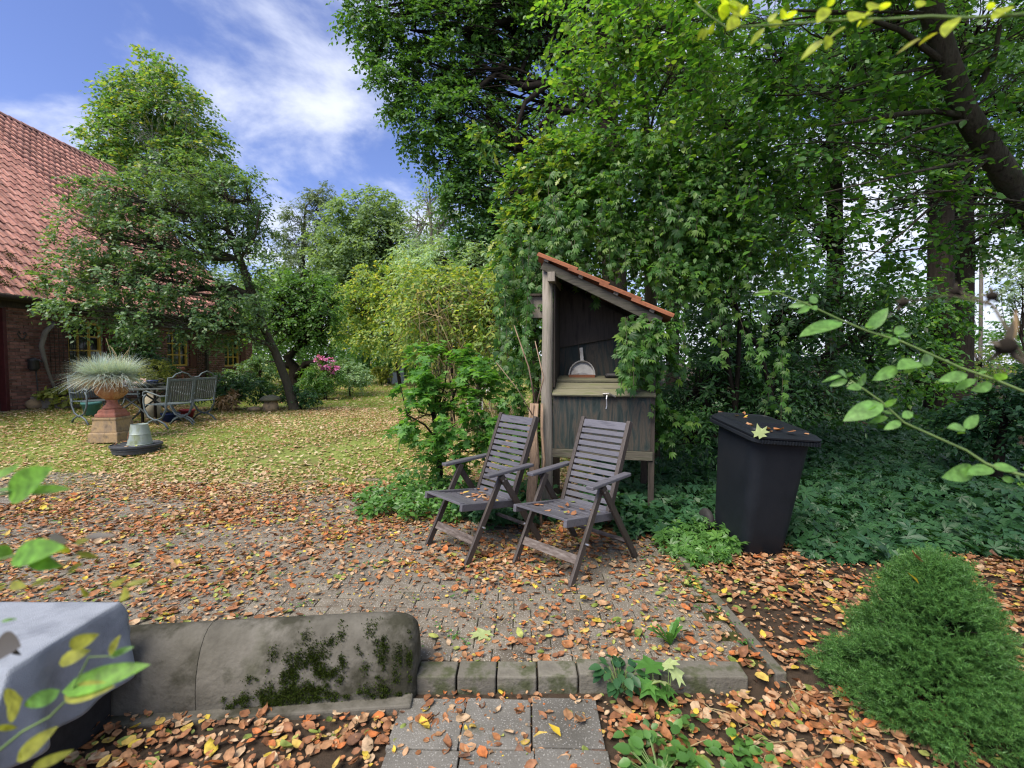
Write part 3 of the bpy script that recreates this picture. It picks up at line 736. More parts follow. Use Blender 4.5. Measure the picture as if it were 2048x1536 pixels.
# ================================================================== RECLINING CHAIRS
M['chairwood'] = pmat('chair_wood_sky_tint', [(.05, .05, .06), (.10, .1, .118), (.07, .07, .082)], 7, (1, 9, 9), .42, .25, bscale=30, rand=.15, spec=.6)  # grey wood with the sky's bluish reflection put into its colour
M['chairwood_v'] = pmat('chair_wood_upright', [(.026, .02, .018), (.055, .045, .04), (.036, .028, .025)], 7, (9, 9, 1), .55, .25, bscale=30, rand=.15, spec=.45)
M['worn'] = pmat('worn_board', [(.05, .04, .036), (.11, .09, .08), (.2, .18, .17)], 14, (1, 5, 5), .75, .3, rand=.1)
M['steel'] = pmat('steel', [(.4, .4, .4), (.5, .5, .5)], 20, rough=.35, bump=0, rand=0, metal=.9)
def make_chair():
    t = thing('garden_chair', '', 'chair')
    # seat frame
    zf, zb = .435, .365
    for s in (-1, 1):
        mb = MB(); mb.bar((s * .235, -.37, zf), (s * .235, .17, zb), .03, .055); mb.build('seat_rail', M['chairwood'], t, bevel=.004)
    for i in range(9):
        y = -.345 + i * .058; z = zf + (zb - zf) * (y + .37) / .54 + .026 - .03 * math.sin(math.pi * (i + .5) / 9)
        mb = MB(); mb.box((0, 0, 0), (.445, .044, .018)); o = mb.build('seat_slat', M['chairwood'], t, bevel=.003); o.location = (0, y, z + .003); o.rotation_euler = (-.12, 0, 0)
    # back
    b0 = Vector((0, .13, .33)); b1 = Vector((0, .42, 1.05)); bd = (b1 - b0).normalized()
    for s in (-1, 1):
        mb = MB(); mb.bar(b0 + Vector((s * .215, 0, 0)), b1 + Vector((s * .215, 0, 0)), .032, .05); mb.build('back_stile', M['chairwood_v'], t, bevel=.004)
    n = 13
    for i in range(n):
        p = b0 + bd * (.085 + (i) * .0528); wd = .038
        if i == n - 1: p += bd * .012; wd = .065
        mb = MB(); mb.bar(p + Vector((-.2, -.008, 0)), p + Vector((.2, -.008, 0)), wd, .016, side=bd); mb.build('back_slat', M['chairwood'], t, bevel=.003)
    # legs: an A frame each side under the armrest
    for s in (-1, 1):
        mb = MB(); mb.bar((s * .262, -.34, 0), (s * .262, .0, .63), .024, .048); mb.build('front_leg', M['chairwood_v'], t, bevel=.004)
        mb = MB(); mb.bar((s * .288, .40, 0), (s * .288, -.03, .63), .024, .048); mb.build('rear_leg', M['chairwood_v'], t, bevel=.004)
        mb = MB(); mb.bar((s * .278, -.17, .645), (s * .278, .30, .668), .062, .026); mb.build('armrest', M['chairwood'], t, bevel=.006)
        mb = MB()
        for (y, z) in ((-.02, .59), (.005, .6), (-.2, .26)): mb.tube([(s * .272, y, z), (s * .303, y, z)], .008, 8)
        mb.build('bolt', M['steel'], t)['kind'] = 'stuff'
    mb = MB(); mb.bar((-.25, -.255, .155), (.25, -.255, .155), .062, .018, side=(0, .5, .88)); mb.build('front_stretcher', M['worn'], t, bevel=.003)
    mb = MB(); mb.bar((-.277, .30, .15), (.277, .30, .15), .03, .02, side=(0, .5, .88)); mb.build('rear_stretcher', M['worn'], t, bevel=.003)
    return t
ch = make_chair()
CH_POS = [((.47, 3.68), -46, 'dark weathered slatted recliner chair in front of the shelter post, nearer the bin'),
          ((-.265, 4.03), -48, 'dark weathered slatted recliner chair beside the small maple bush, farther from the bin')]
def leaf_obj(name, T, mat):
    me = arr_mesh(name, np.asarray(T[0], float), T[1]); me.materials.append(mat); return me
fall_me = [leaf_obj('fallen_leaf', t, M['fallen']) for t in T_CURLS]
for me_, c_ in zip(fall_me, ((.36, .16, .05), (.42, .2, .08), (.28, .1, .035), (.44, .26, .1))):
    pass
M['fallen_one'] = leaf_mat('fallen_leaf_single', FALL, .12, .6, .25, 'CONSTANT', .8)
_n = M['fallen_one'].node_tree; _oi = _n.nodes.new('ShaderNodeObjectInfo')
for _r in [n for n in _n.nodes if n.type == 'VALTORGB']: _n.links.new(_oi.outputs['Random'], _r.inputs[0])
for me_ in fall_me: me_.materials.clear(); me_.materials.append(M['fallen_one'])
def drop_leaf(loc, size, label, group, nrm_=(0, 0, 1), cat='leaf'):
    o = bpy.data.objects.new('fallen_leaf', R.choice(fall_me)); COL.objects.link(o)
    q_ = Vector(nrm_).to_track_quat('Z', 'Y'); o.rotation_mode = 'QUATERNION'
    o.rotation_quaternion = q_ @ (Matrix.Rotation(R.uniform(0, 6.28), 3, 'Z') @ Matrix.Rotation(R.gauss(0, .25), 3, 'X')).to_quaternion()
    o.location = loc; o.scale = (size,) * 3
    return tag(o, label, cat, group)
chairs = []
CHS = (1.05, 1.05, 1.02)
for i, ((x, y), a, lab) in enumerate(CH_POS):
    c = ch if i == 0 else copy_tree(ch)
    c.location = (x, y, 0.002); c.rotation_euler = (0, 0, rad(a)); c.scale = CHS; c['label'] = lab; c['group'] = 'pair of wooden recliner chairs on the patio'
    chairs.append(c)
    mt = Matrix.Translation((x, y, 0.002)) @ Matrix.Rotation(rad(a), 4, 'Z') @ Matrix.Diagonal((*CHS, 1))
    for k in range(26 if i else 17):
        lx, ly = R.uniform(-.2, .2), R.gauss(-.02, .13)
        if not -.33 < ly < .12: continue
        lz = .435 - .13 * (ly + .37) + .026 - .03 * math.sin(math.pi * min(1, max(0, (ly + .37) / .52))) + .018
        drop_leaf(mt @ Vector((lx, ly, lz)), R.uniform(.04, .07), 'dry curled fallen leaf lying on the seat of the %s slatted chair' % ('farther' if i else 'nearer'), 'leaves on the seat of the %s chair' % ('farther' if i else 'nearer'))

# ================================================================== LEAN-TO SHELTER
M['plyboard'] = pmat('stained_plywood', [(.010, .016, .016), (.022, .034, .033), (.06, .052, .042), (.016, .025, .024)], 2.2, (6, 6, .9), .75, .3, bscale=30, rand=.1, distort=1.8, moss=(.06, .075, .035), moss_amt=.34, moss_scale=3)
M['plyboard_dark'] = pmat('dark_board', [(.02, .018, .016), (.06, .05, .042), (.035, .03, .026)], 4, (5, 5, .7), .85, .3, rand=.1)
M['mossboard'] = pmat('mossy_board', [(.09, .088, .06), (.155, .148, .1), (.12, .122, .07)], 6, (.8, 6, 6), .9, .4, rand=.12, moss=(.1, .12, .045), moss_amt=.46, moss_scale=5)
M['logwood'] = pmat('log_wood', [(.14, .125, .1), (.25, .225, .19), (.18, .175, .13)], 5, (7, 7, .5), .85, .5, bscale=16, rand=0, moss=(.15, .16, .08), moss_amt=.4, moss_scale=2.2)
M['oldboard'] = pmat('old_board', [(.04, .038, .03), (.095, .088, .07), (.06, .062, .042)], 6, (.8, 8, 8), .9, .5, rand=.15, moss=(.05, .06, .03), moss_amt=.45, moss_scale=4)
sh = thing('garden_shelter', 'small lean-to shelter with tiled roof, log post and dark board cabinet', 'shelter', (.345, 4.72, 0), rad(-11))
mb = MB(); mb.tube([(0, 0, -.05), (.004, 0, .6), (-.004, .002, 1.3), (.004, 0, 1.9), (0, 0, 2.49)], [.062, .058, .056, .053, .05], 14); mb.build('post', M['logwood'], sh, smooth=True)
mb = MB(); mb.box((1.0, .02, .93), (.055, .05, 1.96)); mb.build('corner_post', M['plyboard_dark'], sh, bevel=.005)
mb = MB(); mb.box((.02, .72, 1.2), (.08, .08, 2.4)); mb.build('rear_post', M['darkwood'], sh)
mb = MB(); mb.box((.99, .72, .95), (.07, .07, 1.9)); mb.build('rear_post', M['darkwood'], sh)
# cabinet
mb = MB(); mb.box((.525, .0, .965), (.93, .02, .53)); mb.build('front_panel', M['plyboard'], sh, bevel=.002)
mb = MB(); mb.box((.53, -.006, .655), (.96, .028, .085)); mb.build('bottom_rail', M['oldboard'], sh, bevel=.004)
mb = MB(); mb.box((.066, .3, .95), (.02, .58, .62)); mb.build('side_panel', M['plyboard_dark'], sh)
mb = MB(); mb.box((.96, .3, .95), (.02, .58, .62)); mb.build('side_panel', M['plyboard_dark'], sh)
def board(name, p0, p1, wd, th, mat, side): 
    mb = MB(); mb.bar(p0, p1, wd, th, side); return mb.build(name, mat, sh, bevel=.004)
ld = Vector((0, .26, .13)).normalized()
lp = Vector((0, -.045, 1.225))
board('lid_board', lp + Vector((.055, 0, 0)) + ld * .062, lp + Vector((1.03, 0, 0)) + ld * .062, .122, .02, M['mossboard'], ld)
board('lid_board', lp + Vector((.06, 0, 0)) + ld * .187, lp + Vector((.9, 0, 0)) + ld * .187, .12, .02, M['mossboard'], ld)
board('shelf', (.06, .37, 1.375), (.97, .37, 1.375), .30, .024, M['mossboard'], (0, 1, .12))
mb = MB(); mb.add([(x, y, z) for y in (.55, .57) for x, z in ((.05, 1.2), (.99, 1.2), (.99, 1.93), (.05, 2.4))], [(0, 1, 2, 3), (4, 7, 6, 5), (0, 4, 5, 1), (1, 5, 6, 2), (2, 6, 7, 3), (3, 7, 4, 0)]); mb.build('back_panel', M['plyboard'], sh)
mb = MB(); mb.add([(.06, .535, 1.70), (.97, .535, 1.86), (.97, .535, 1.93), (.06, .535, 2.35), (.06, .52, 1.70), (.97, .52, 1.86), (.97, .52, 1.93), (.06, .52, 2.35)],
                  [(0, 1, 2, 3), (4, 7, 6, 5), (0, 4, 5, 1), (1, 5, 6, 2), (2, 6, 7, 3), (3, 7, 4, 0)]); mb.build('upper_board', M['plyboard_dark'], sh)
mb = MB(); mb.box((.066, .3, 1.85), (.018, .56, 1.1)); mb.build('side_board', M['plyboard_dark'], sh)
# lid pull: a small hanging iron hook with frayed cord
mb = MB(); mb.tube([(.58, -.058, 1.235), (.575, -.068, 1.2), (.578, -.068, 1.13), (.572, -.07, 1.105)], .006, 6); mb.tube([(.54, -.058, 1.245), (.6, -.064, 1.25), (.66, -.06, 1.22)], .008, 6); mb.build('lid_hook', M['steel'], sh)
# roof: rafter, battens, tiles
ra = Vector((-.04, 0, 2.50)); rb = Vector((1.06, 0, 1.94)); rdir = (rb - ra).normalized(); rn = Vector((-rdir.z, 0, rdir.x)); rn = rn if rn.z > 0 else -rn
board('rafter', ra + Vector((0, -.07, -.02)), rb + Vector((0, -.07, -.02)), .035, .085, M['oldboard'], (0, 1, 0))
board('rafter', ra + Vector((0, .7, -.02)), rb + Vector((0, .7, -.02)), .035, .085, M['darkwood'], (0, 1, 0))
for k in range(4):
    p = ra + rdir * (.03 + k * .365) + rn * .035
    board('batten', p + Vector((0, -.11, 0)), p + Vector((0, .85, 0)), .045, .03, M['greywood'], rdir)
p = rb - Vector((.10, 0, .075)); board('eave_beam', p + Vector((0, -.1, 0)), p + Vector((0, .8, 0)), .06, .08, M['greywood'], (1, 0, 0))
p = Vector((.05, -.02, 2.36)); board('header', p + Vector((0, -.1, 0)), p + Vector((0, .8, 0)), .07, .09, M['greywood'], (1, 0, 0))
shroof = bpy.data.objects.new('roof', None); COL.objects.link(shroof); shroof.parent = sh
ome = tile_mesh(M['roof_tile_old'], 'roof_tile', .24, .028)
up2 = -rdir; ac2 = Vector((0, 1, 0)); n2 = ac2.cross(up2); n2 = n2 if n2.z > 0 else -n2
for r_i in range(4):
    for c in range(4):
        o = bpy.data.objects.new('roof_tile', ome); COL.objects.link(o); o.parent = shroof
        o.location = rb + rdir * .08 + up2 * (r_i * .325) + ac2 * (-.02 + c * .225) + n2 * (.055 + R.uniform(0, .006))
        o.rotation_euler = (Matrix((ac2 * 1, up2, ac2.cross(up2))).transposed() @ Matrix.Rotation(R.gauss(0, .02), 3, 'Z')).to_euler()
        o.scale = (1, 1.13, 1)
# things on and by the shelter
SHM = Matrix.Translation((.345, 4.72, 0)) @ Matrix.Rotation(rad(-11), 4, 'Z')
M['pan_white'] = pmat('chipped_white', [(.26, .255, .25), (.38, .38, .365), (.13, .1, .08)], 9, rough=.5, bump=.1, rand=0)
M['pan_rust'] = pmat('rust', [(.1, .035, .02), (.2, .08, .04), (.12, .06, .04)], 12, rough=.85, bump=.3, rand=0)
dp = thing('dustpan', 'old white metal dustpan with rusty edge standing on the shelter shelf', 'dustpan', SHM @ Vector((.32, .36, 1.392)), rad(-11))
out = [(.135 * math.cos(a) * 1.0, 0, .02 + .15 * math.sin(a)) for a in [math.pi * k / 12 for k in range(13)]]
mb = MB(); V = [(x, .02 + z * .35, z) for x, y, z in out] + [(x * .93, .055 + z * .35, z * .95) for x, y, z in out]
mb.add(V + [(0, .06, .05)], [(i, i + 1, 14 + i, 13 + i) for i in range(12)] + [(13 + i, 14 + i, 26) for i in range(12)] + [(13, 26, 25)])
mb.build('pan', M['pan_white'], dp)
mb = MB(); mb.tube([(x, .02 + z * .35 - .004, z) for x, y, z in out], .006, 5); mb.build('rim', M['pan_white'], dp)
mb = MB(); mb.box((0, .026, .01), (.27, .02, .03)); mb.build('front_edge', M['pan_rust'], dp)
mb = MB(); mb.bar((0, .085, .165), (-.015, .125, .31), .036, .012); mb.build('handle', M['pan_white'], dp, bevel=.004)
br = thing('hand_brush', 'flat black brush lying on the shelter shelf by the dustpan', 'brush', SHM @ Vector((.66, .36, 1.392)), rad(-11))
mb = MB(); mb.loft([rrect(.2, .07, .03, 0, 0, 0, 3), rrect(.22, .09, .04, 0, 0, .02, 3), rrect(.18, .06, .03, 0, 0, .04, 3)]); mb.build('brush_head', M['iron'], br)
mb = MB(); mb.bar((.09, 0, .025), (.24, .02, .025), .03, .018, (0, 1, 0)); mb.build('handle', M['iron'], br, bevel=.004)
nb = thing('nest_box', 'small weathered wooden nest box behind the top of the log post', 'nest box', (.265, 5.0, 2.0), rad(-6))
mb = MB(); mb.box((0, 0, .11), (.15, .13, .22)); mb.build('box', M['greywood'], nb, bevel=.004)
mb = MB(); mb.box((0, -.01, .232), (.2, .19, .02)); mb.build('lid', M['darkwood'], nb)
vt = thing('vine_trunk', 'gnarled shaggy vine stem climbing beside the log post', 'vine stem', (.18, 4.5, 0))
M['vinebark'] = pmat('vine_bark', [(.14, .09, .06), (.28, .2, .14), (.2, .14, .1)], 9, (4, 4, .5), .95, .8, bscale=20, rand=.1)
mb = MB(); pts = [(.18, 4.42, -.02), (.19, 4.5, .3), (.22, 4.55, .6), (.21, 4.6, .9), (.23, 4.62, 1.15)]
mb.tube(pts, [.05, .042, .046, .034, .012], 9)
for k in range(7):
    o_ = Vector((R.gauss(0, .03), R.gauss(0, .03), 0)); mb.tube([Vector(p) + o_ * R.uniform(.7, 1.5) for p in pts], R.uniform(.008, .016), 5)
mb.build('stem', M['vinebark'], vt, world=True, smooth=True)
for (a, b, c, r_) in [((.23, 4.62, 1.12), (.16, 4.6, 1.5), (.02, 4.62, 1.9), .009), ((.23, 4.62, 1.1), (.3, 4.55, 1.4), (.22, 4.6, 1.75), .008), ((.22, 4.6, 1.0), (.05, 4.5, 1.3), (-.15, 4.5, 1.55), .006)]:
    mb = MB(); mb.tube([a, b, c], [r_, r_ * .8, r_ * .5], 6); mb.build('shoot', M['vinebark'], vt, world=True, smooth=True)

# ================================================================== WHEELED BIN
M['binplastic'] = pmat('bin_plastic', [(.006, .008, .011), (.010, .013, .018), (.014, .016, .02)], 3, rough=.5, bump=.12, bscale=180, rand=0, spec=.2, speck=(.03, .033, .035), speck_scale=160)
M['rubber'] = pmat('rubber', [(.02, .02, .021), (.035, .035, .035)], 20, rough=.8, bump=.1, rand=0)
bn = thing('wheeled_bin', 'dark grey plastic wheeled bin with leaves on its sloping lid', 'bin', (2.0, 4.0, .0), rad(7))
mb = MB()
secs = [(.33, .44, .05, .0, .02, .0), (.355, .47, .06, .0, .02, .03), (.40, .51, .08, 0, .015, .2), (.435, .555, .09, 0, .005, .5), (.475, .61, .1, 0, -.005, .85), (.485, .625, .1, 0, -.005, .925)]
mb.loft([rrect(w_, d_, r_, cx, cy_, z, 5) for w_, d_, r_, cx, cy_, z in secs[:-1]] + [[(x, y, z + .1 * (y + .36)) for x, y, z in rrect(*secs[-1], 5)]])
mb.build('body', M['binplastic'], bn, smooth=True).modifiers.new('edge', 'EDGE_SPLIT').split_angle = rad(50)
def tilt(rings, k): return [[(x, y, z + k * (y + .36)) for x, y, z in r_] for r_ in rings]
mb = MB(); mb.loft(tilt([rrect(.565, .70, .07, 0, -.005, .925, 5), rrect(.585, .72, .075, 0, -.005, .932, 5), rrect(.585, .72, .075, 0, -.005, .955, 5), rrect(.55, .68, .07, 0, -.005, .965, 5)], .10))
mb.build('rim', M['binplastic'], bn, smooth=True).modifiers.new('edge', 'EDGE_SPLIT').split_angle = rad(35)
mb = MB(); mb.loft(tilt([rrect(.575, .72, .08, 0, -.01, .967, 5), rrect(.58, .725, .08, 0, -.01, .98, 5), rrect(.54, .68, .08, 0, -.005, 1.0, 5), rrect(.50, .60, .07, 0, .02, 1.004, 5), rrect(.485, .58, .06, 0, .02, 1.018, 5), rrect(.45, .54, .05, 0, .02, 1.022, 5), rrect(.44, .53, .05, 0, .02, 1.014, 5)], .10))
lid = mb.build('lid', M['binplastic'], bn, smooth=True); lid.modifiers.new('edge', 'EDGE_SPLIT').split_angle = rad(30)
mb = MB(); mb.box((0, -.10, 1.022 + .026), (.2, .05, .03), taper=.8); mb.build('lid_grip', M['binplastic'], lid)
for k in range(20):
    mb = MB(); mb.box((-.24 + k * .0253, -.368, .944), (.006, .012, .03)); mb.build('rim_rib', M['binplastic'], lid)
mb = MB(); mb.tube([(-.2, .37, 1.0), (.2, .37, 1.0)], .016, 10); mb.build('handle', M['binplastic'], bn, smooth=True)
for s in (-1, 1):
    mb = MB(); mb.lathe([(.05, -.025), (.095, -.025), (.105, -.012), (.105, .012), (.095, .025), (.05, .025)], 22)
    wh = mb.build('wheel', M['rubber'], bn, smooth=True); wh.location = (s * .235, .285, .105); wh.rotation_euler = (0, math.pi / 2, 0)
    mb = MB(); mb.lathe([(.02, -.03), (.045, -.03), (.052, 0), (.045, .03), (.02, .03)], 14); mb.build('hub', M['binplastic'], wh, smooth=True)
mb = MB(); mb.tube([(-.23, .285, .105), (.23, .285, .105)], .012, 8); mb.build('axle', M['steel'], bn)
bn.rotation_euler = (rad(1.5), rad(4.5), rad(7))
BNM = Matrix.Translation(bn.location) @ bn.rotation_euler.to_matrix().to_4x4()
for k in range(18):
    lx, ly = R.uniform(-.25, .25), R.uniform(-.33, .3)
    if R.random() < .5: lx, ly = R.choice([(-.2, R.uniform(-.2, .1)), (R.uniform(-.2, .2), -.26)]); 
    drop_leaf(BNM @ Vector((lx, ly, (1.018 if abs(lx) < .2 and abs(ly - .02) < .26 else 1.0) + .1 * (ly + .36) + .012)), R.uniform(.04, .07), 'dry fallen leaf lying on the lid of the wheeled bin', 'leaves on the bin lid', (0, -.1, 1))
o = bpy.data.objects.new('green_leaf', leaf_obj('green_leaf', T_MAPLE, M['fallen_pale'])); COL.objects.link(o)
o.location = BNM @ Vector((-.25, -.375, .985)); o.rotation_euler = (rad(-70), rad(165), rad(10)); o.scale = (.10,) * 3
tag(o, 'pale green lobed leaf hanging over the edge of the bin lid', 'leaf')

# ================================================================== COVERED BOX
M['foam'] = pmat('black_foam', [(.012, .012, .014), (.022, .022, .025)], 30, rough=.75, bump=.15, rand=0)
M['felt'] = pmat('grey_felt', [(.165, .185, .222), (.24, .266, .31), (.2, .225, .268)], 7, rough=.95, bump=.35, bscale=220, rand=0)
bx = thing('storage_box', 'black box standing by the low concrete wall under a grey cloth', 'box', (-2.21, 1.88, -.06))
mb = MB(); mb.loft([rrect(.82, .43, .02, 0, 0, 0, 2), rrect(.84, .45, .02, 0, 0, .475, 2)]); mb.build('body', M['foam'], bx)
mb = MB(); mb.loft([rrect(.85, .46, .02, 0, 0, .477, 2), rrect(.85, .46, .02, 0, 0, .505, 2)]); mb.build('lid', M['foam'], bx)
# cloth: a grid draped over the box top
x0, x1, yf, yb, zt = -2.58, -1.715, 1.645, 2.115, .465
n, V = 60, []
sc, tcn_ = np.linspace(-1.1, .42, 90), np.linspace(-.36, .17, 60)
xc = -1.775; 
for j, t in enumerate(np.linspace(-.32, .62, 60)):      # t: 0 front edge, .47 back edge
    for i, s in enumerate(np.linspace(-.95, .34, 80)):   # s: 0 right edge
        hx = max(0, s); hy = -min(0, t) + max(0, t - .47)
        hem = .30 - .10 * ss(.1, .5, .47 - t) + .035 * math.sin(9 * t + 1)
        if hx > 0:
            hx *= 1.0 + .08 * math.sin(7 * t)
        yy = yf + min(max(t, 0), .47) + (.03 * min(1, hy * 12) if t > .47 else (-.03 * min(1, hy * 12) if t < 0 else 0))
        xx = xc + min(s, 0) + (.012 * min(1, hx * 14) if s > 0 else 0)
        drop = max(hx, hy) if (hx > 0 and hy > 0) else hx + hy
        zz_ = zt - max(0, drop - .01)
        if s > 0:
            xx += (.035 * math.sin(t * 15 + 1.5) + .02 * math.sin(t * 31)) * min(1, hx * 3.2) + .03 * hx
            yy += -.10 * hx * (t / .47 - .5) * 0
        if t < 0: yy += .025 * math.sin(s * 13) * min(1, hy * 5) - .12 * hy
        if hx > 0 and hy > 0:
            k_ = min(hx, hy); xx += k_ * .06; yy += (-k_ * .3 if t < 0 else k_ * .12)
        V.append((xx, yy, zz_ + .003 * math.sin(s * 23) * math.sin(t * 19)))
W_ = 80; F = []
for j in range(59):
    for i in range(79):
        F.append((j * W_ + i, j * W_ + i + 1, (j + 1) * W_ + i + 1, (j + 1) * W_ + i))
mb = MB(); mb.add(V, F); cl = mb.build('grey_cloth', M['felt'], None, smooth=True)
so_ = cl.modifiers.new('solid', 'SOLIDIFY'); so_.thickness = .004; so_.offset = 1
tag(cl, 'grey felt cloth draped over the black box at the low wall', 'cloth')

# ================================================================== TERRACE OF THE FARMHOUSE
def gpt(px, Y): 
    X = (px - 1024) / FPX * Y; return Vector((X, Y, float(gz(X, Y))))
M['terracotta'] = pmat('terracotta', [(.2, .075, .035), (.36, .16, .075), (.42, .24, .12), (.14, .06, .04)], 9, rough=.85, bump=.4, rand=0, moss=(.08, .06, .04), moss_amt=.4, moss_scale=7)
M['stone_worn'] = pmat('stone_worn', [(.1, .075, .055), (.24, .18, .12), (.34, .24, .13), (.13, .11, .085)], 6, rough=.9, bump=.5, rand=0, moss=(.045, .04, .035), moss_amt=.45, moss_scale=5)
M['stone_red'] = pmat('stone_red', [(.22, .08, .06), (.34, .14, .1), (.2, .1, .08)], 8, rough=.9, bump=.4, rand=0, moss=(.07, .05, .045), moss_amt=.4)
M['zinc'] = pmat('zinc', [(.2, .25, .22), (.3, .35, .32), (.24, .29, .2)], 6, (1, 1, .4), .45, .15, rand=0, metal=.35, moss=(.17, .2, .08), moss_amt=.46, moss_scale=5)
M['tub'] = pmat('tub_plastic', [(.035, .04, .047), (.06, .066, .075)], 10, rough=.55, bump=.1, rand=0)
M['metal_blue'] = pmat('blue_grey_metal', [(.07, .095, .11), (.115, .145, .16), (.085, .105, .1)], 9, rough=.5, bump=.1, rand=.1, moss=(.15, .17, .09), moss_amt=.38, moss_scale=4)
M['metal_dark'] = pmat('dark_slat_metal', [(.05, .06, .06), (.09, .1, .095)], 9, rough=.55, bump=.1, rand=.2)
g = gpt(222, 8.0)
PDS = .78
pd = thing('stone_pedestal', 'stepped square stone pedestal under the rusty urn', 'pedestal', g, rad(3))
def sq(ws, z): return [(-ws / 2, -ws / 2, z), (ws / 2, -ws / 2, z), (ws / 2, ws / 2, z), (-ws / 2, ws / 2, z)]
mb = MB(); mb.loft([sq(.60, -.02), sq(.60, .13), sq(.56, .15)]); mb.build('plinth', M['stone_worn'], pd, bevel=.012)
mb = MB(); mb.loft([sq(.53, .15), sq(.47, .34), sq(.5, .36), sq(.48, .39)]); mb.build('shaft', M['stone_worn'], pd, bevel=.01)
mb = MB(); mb.loft([sq(.43, .39), sq(.43, .44), sq(.36, .46), sq(.35, .50), sq(.3, .52)]); mb.build('cap', M['stone_red'], pd, bevel=.012)
pd.scale = (PDS, PDS, 1)
ur = thing('garden_urn', 'rusty terracotta coloured urn with gadrooned bowl on the stone pedestal', 'urn', g + Vector((0, 0, .52)))
ur.scale = (1, 1, 1.1)
mb = MB(); mb.lathe([(.13, 0), (.13, .03), (.085, .07), (.07, .12), (.09, .14)], 24); mb.build('foot', M['stone_red'], ur, smooth=True)
mb = MB(); mb.lathe([(.08, .14, 0), (.14, .17, .02), (.2, .23, .05), (.215, .28, .06), (.2, .325, .04), (.16, .35, 0), (.155, .37, 0), (.16, .42, 0), (.2, .5, 0), (.25, .535, 0), (.25, .555, 0), (.22, .55, 0)], 48, lobes=16, amp=1); mb.build('bowl', M['terracotta'], ur, smooth=True)
# blue fescue
def blades(base, n, lmin, lmax, spread, mat, up=.8, droop=1.0, wd=.004, seg=4, core=.1, lean=(0, 0)):
    V = []; F = []
    az = rng.uniform(0, 2 * np.pi, n); el = np.clip(rng.normal(up, spread, n), -.2, 1.5); L_ = rng.uniform(lmin, lmax, n)
    b0 = np.array(base)[None] + np.stack([np.cos(az), np.sin(az), np.zeros(n)], -1) * core * np.sqrt(rng.uniform(0, 1, n))[:, None]
    d = np.stack([np.cos(az) * np.cos(el), np.sin(az) * np.cos(el), np.sin(el)], -1); side = np.stack([-np.sin(az), np.cos(az), 0 * az], -1)
    out = []
    for k in range(seg + 1):
        t = k / seg
        p = b0 + d * (L_ * t)[:, None]; p[:, 2] -= droop * L_ * t * t * .5
        w_ = wd * (1 - t * .85)
        out.append(p - side * w_); out.append(p + side * w_)
    V = np.stack(out, 1); k2 = 2 * (seg + 1); f = []
    for k in range(seg): a = 2 * k; f += [(a, a + 1, a + 3), (a, a + 3, a + 2)]
    F = np.array(f)[None] + (np.arange(n) * k2)[:, None, None]
    return V.reshape(-1, 3), F.reshape(-1, 3)
fs = thing('blue_fescue', 'spiky silver-blue grass spilling out of the rusty urn', 'ornamental grass', g + Vector((0, 0, 1.07)))
c0 = g + Vector((0, 0, 1.075)); lb = LB()
for (dx_, dy_, n) in ((0, 0, 700), (-.2, -.02, 700), (.2, 0, 700), (0, -.18, 600), (.02, .18, 300), (-.12, -.12, 350), (.12, -.12, 350)):
    lb.raw(*blades((c0.x + dx_, c0.y + dy_, c0.z), n, .32, .58, .42, None, .55, .55, .0042, core=.1))
lb.build('blades', M['fescue'], fs, kind='stuff')
lb = LB()
for (dx_, dy_, n) in ((-.18, -.16, 160), (.05, -.2, 200), (.2, -.1, 120)):
    lb.raw(*blades((c0.x + dx_, c0.y + dy_, c0.z - .02), n, .2, .34, .25, None, -.1, .9, .0035, core=.07))
lb.build('dry_blades', M['fescue_dry'], fs, kind='stuff')
for (a, b, c) in (((.06, 0, 0), (.0, 0, .4), (-.06, 0, .62)), ((.1, 0, 0), (.06, .02, .35), (.0, 0, .5)), ((.1, .02, 0), (.09, .02, .33), (.03, 0, .47)), ((.15, 0, 0), (.2, 0, .3), (.28, .02, .42)), ((.2, 0, 0), (.26, 0, .3), (.33, 0, .48))):
    mb = MB(); mb.tube([c0 + Vector(a), c0 + Vector(b), c0 + Vector(c)], [.004, .004, .006], 5); mb.build('flower_stalk', M['straw'], fs, world=True)
# tub and bucket
g2 = gpt(268, 7.35)
tb = thing('plastic_tub', 'low round dark plastic tub turned over on the lawn', 'tub', g2)
mb = MB(); mb.lathe([(.30, -.01), (.31, .08), (.335, .085), (.335, .11), (.32, .118), (.31, .10), (.05, .095)], 32); mb.build('body', M['tub'], tb, smooth=True).modifiers.new('edge', 'EDGE_SPLIT').split_angle = rad(40)
mb = MB(); mb.lathe([(.313, .045), (.318, .05), (.316, .058)], 32, cap=False); mb.build('groove', M['tub'], tb)
bk = thing('zinc_bucket', 'upturned zinc bucket with orange rust patch on the dark tub', 'bucket', g2 + Vector((.07, -.02, .105)))
mb = MB(); mb.lathe([(.165, 0), (.168, .015), (.16, .02), (.135, .16), (.139, .165), (.134, .175), (.112, .30), (.112, .315), (.105, .315), (.1, .295), (.02, .295)], 28); mb.build('body', M['zinc'], bk, smooth=True).modifiers.new('edge', 'EDGE_SPLIT').split_angle = rad(40)
mb = MB(); mb.add([(.139 * math.cos(a) * k, .139 * math.sin(a) * k, z) for z, k in ((.1, 1.1), (.2, .965)) for a in (rad(205), rad(220), rad(235))], [(0, 1, 4, 3), (1, 2, 5, 4)]); mb.build('rust_patch', M['pan_rust'], bk)
mb = MB(); mb.tube([(.165, 0, .02), (.1, -.15, -.0), (0, -.18, .004), (-.1, -.15, .0), (-.165, 0, .02)], .005, 6); mb.build('handle', M['steel'], bk)
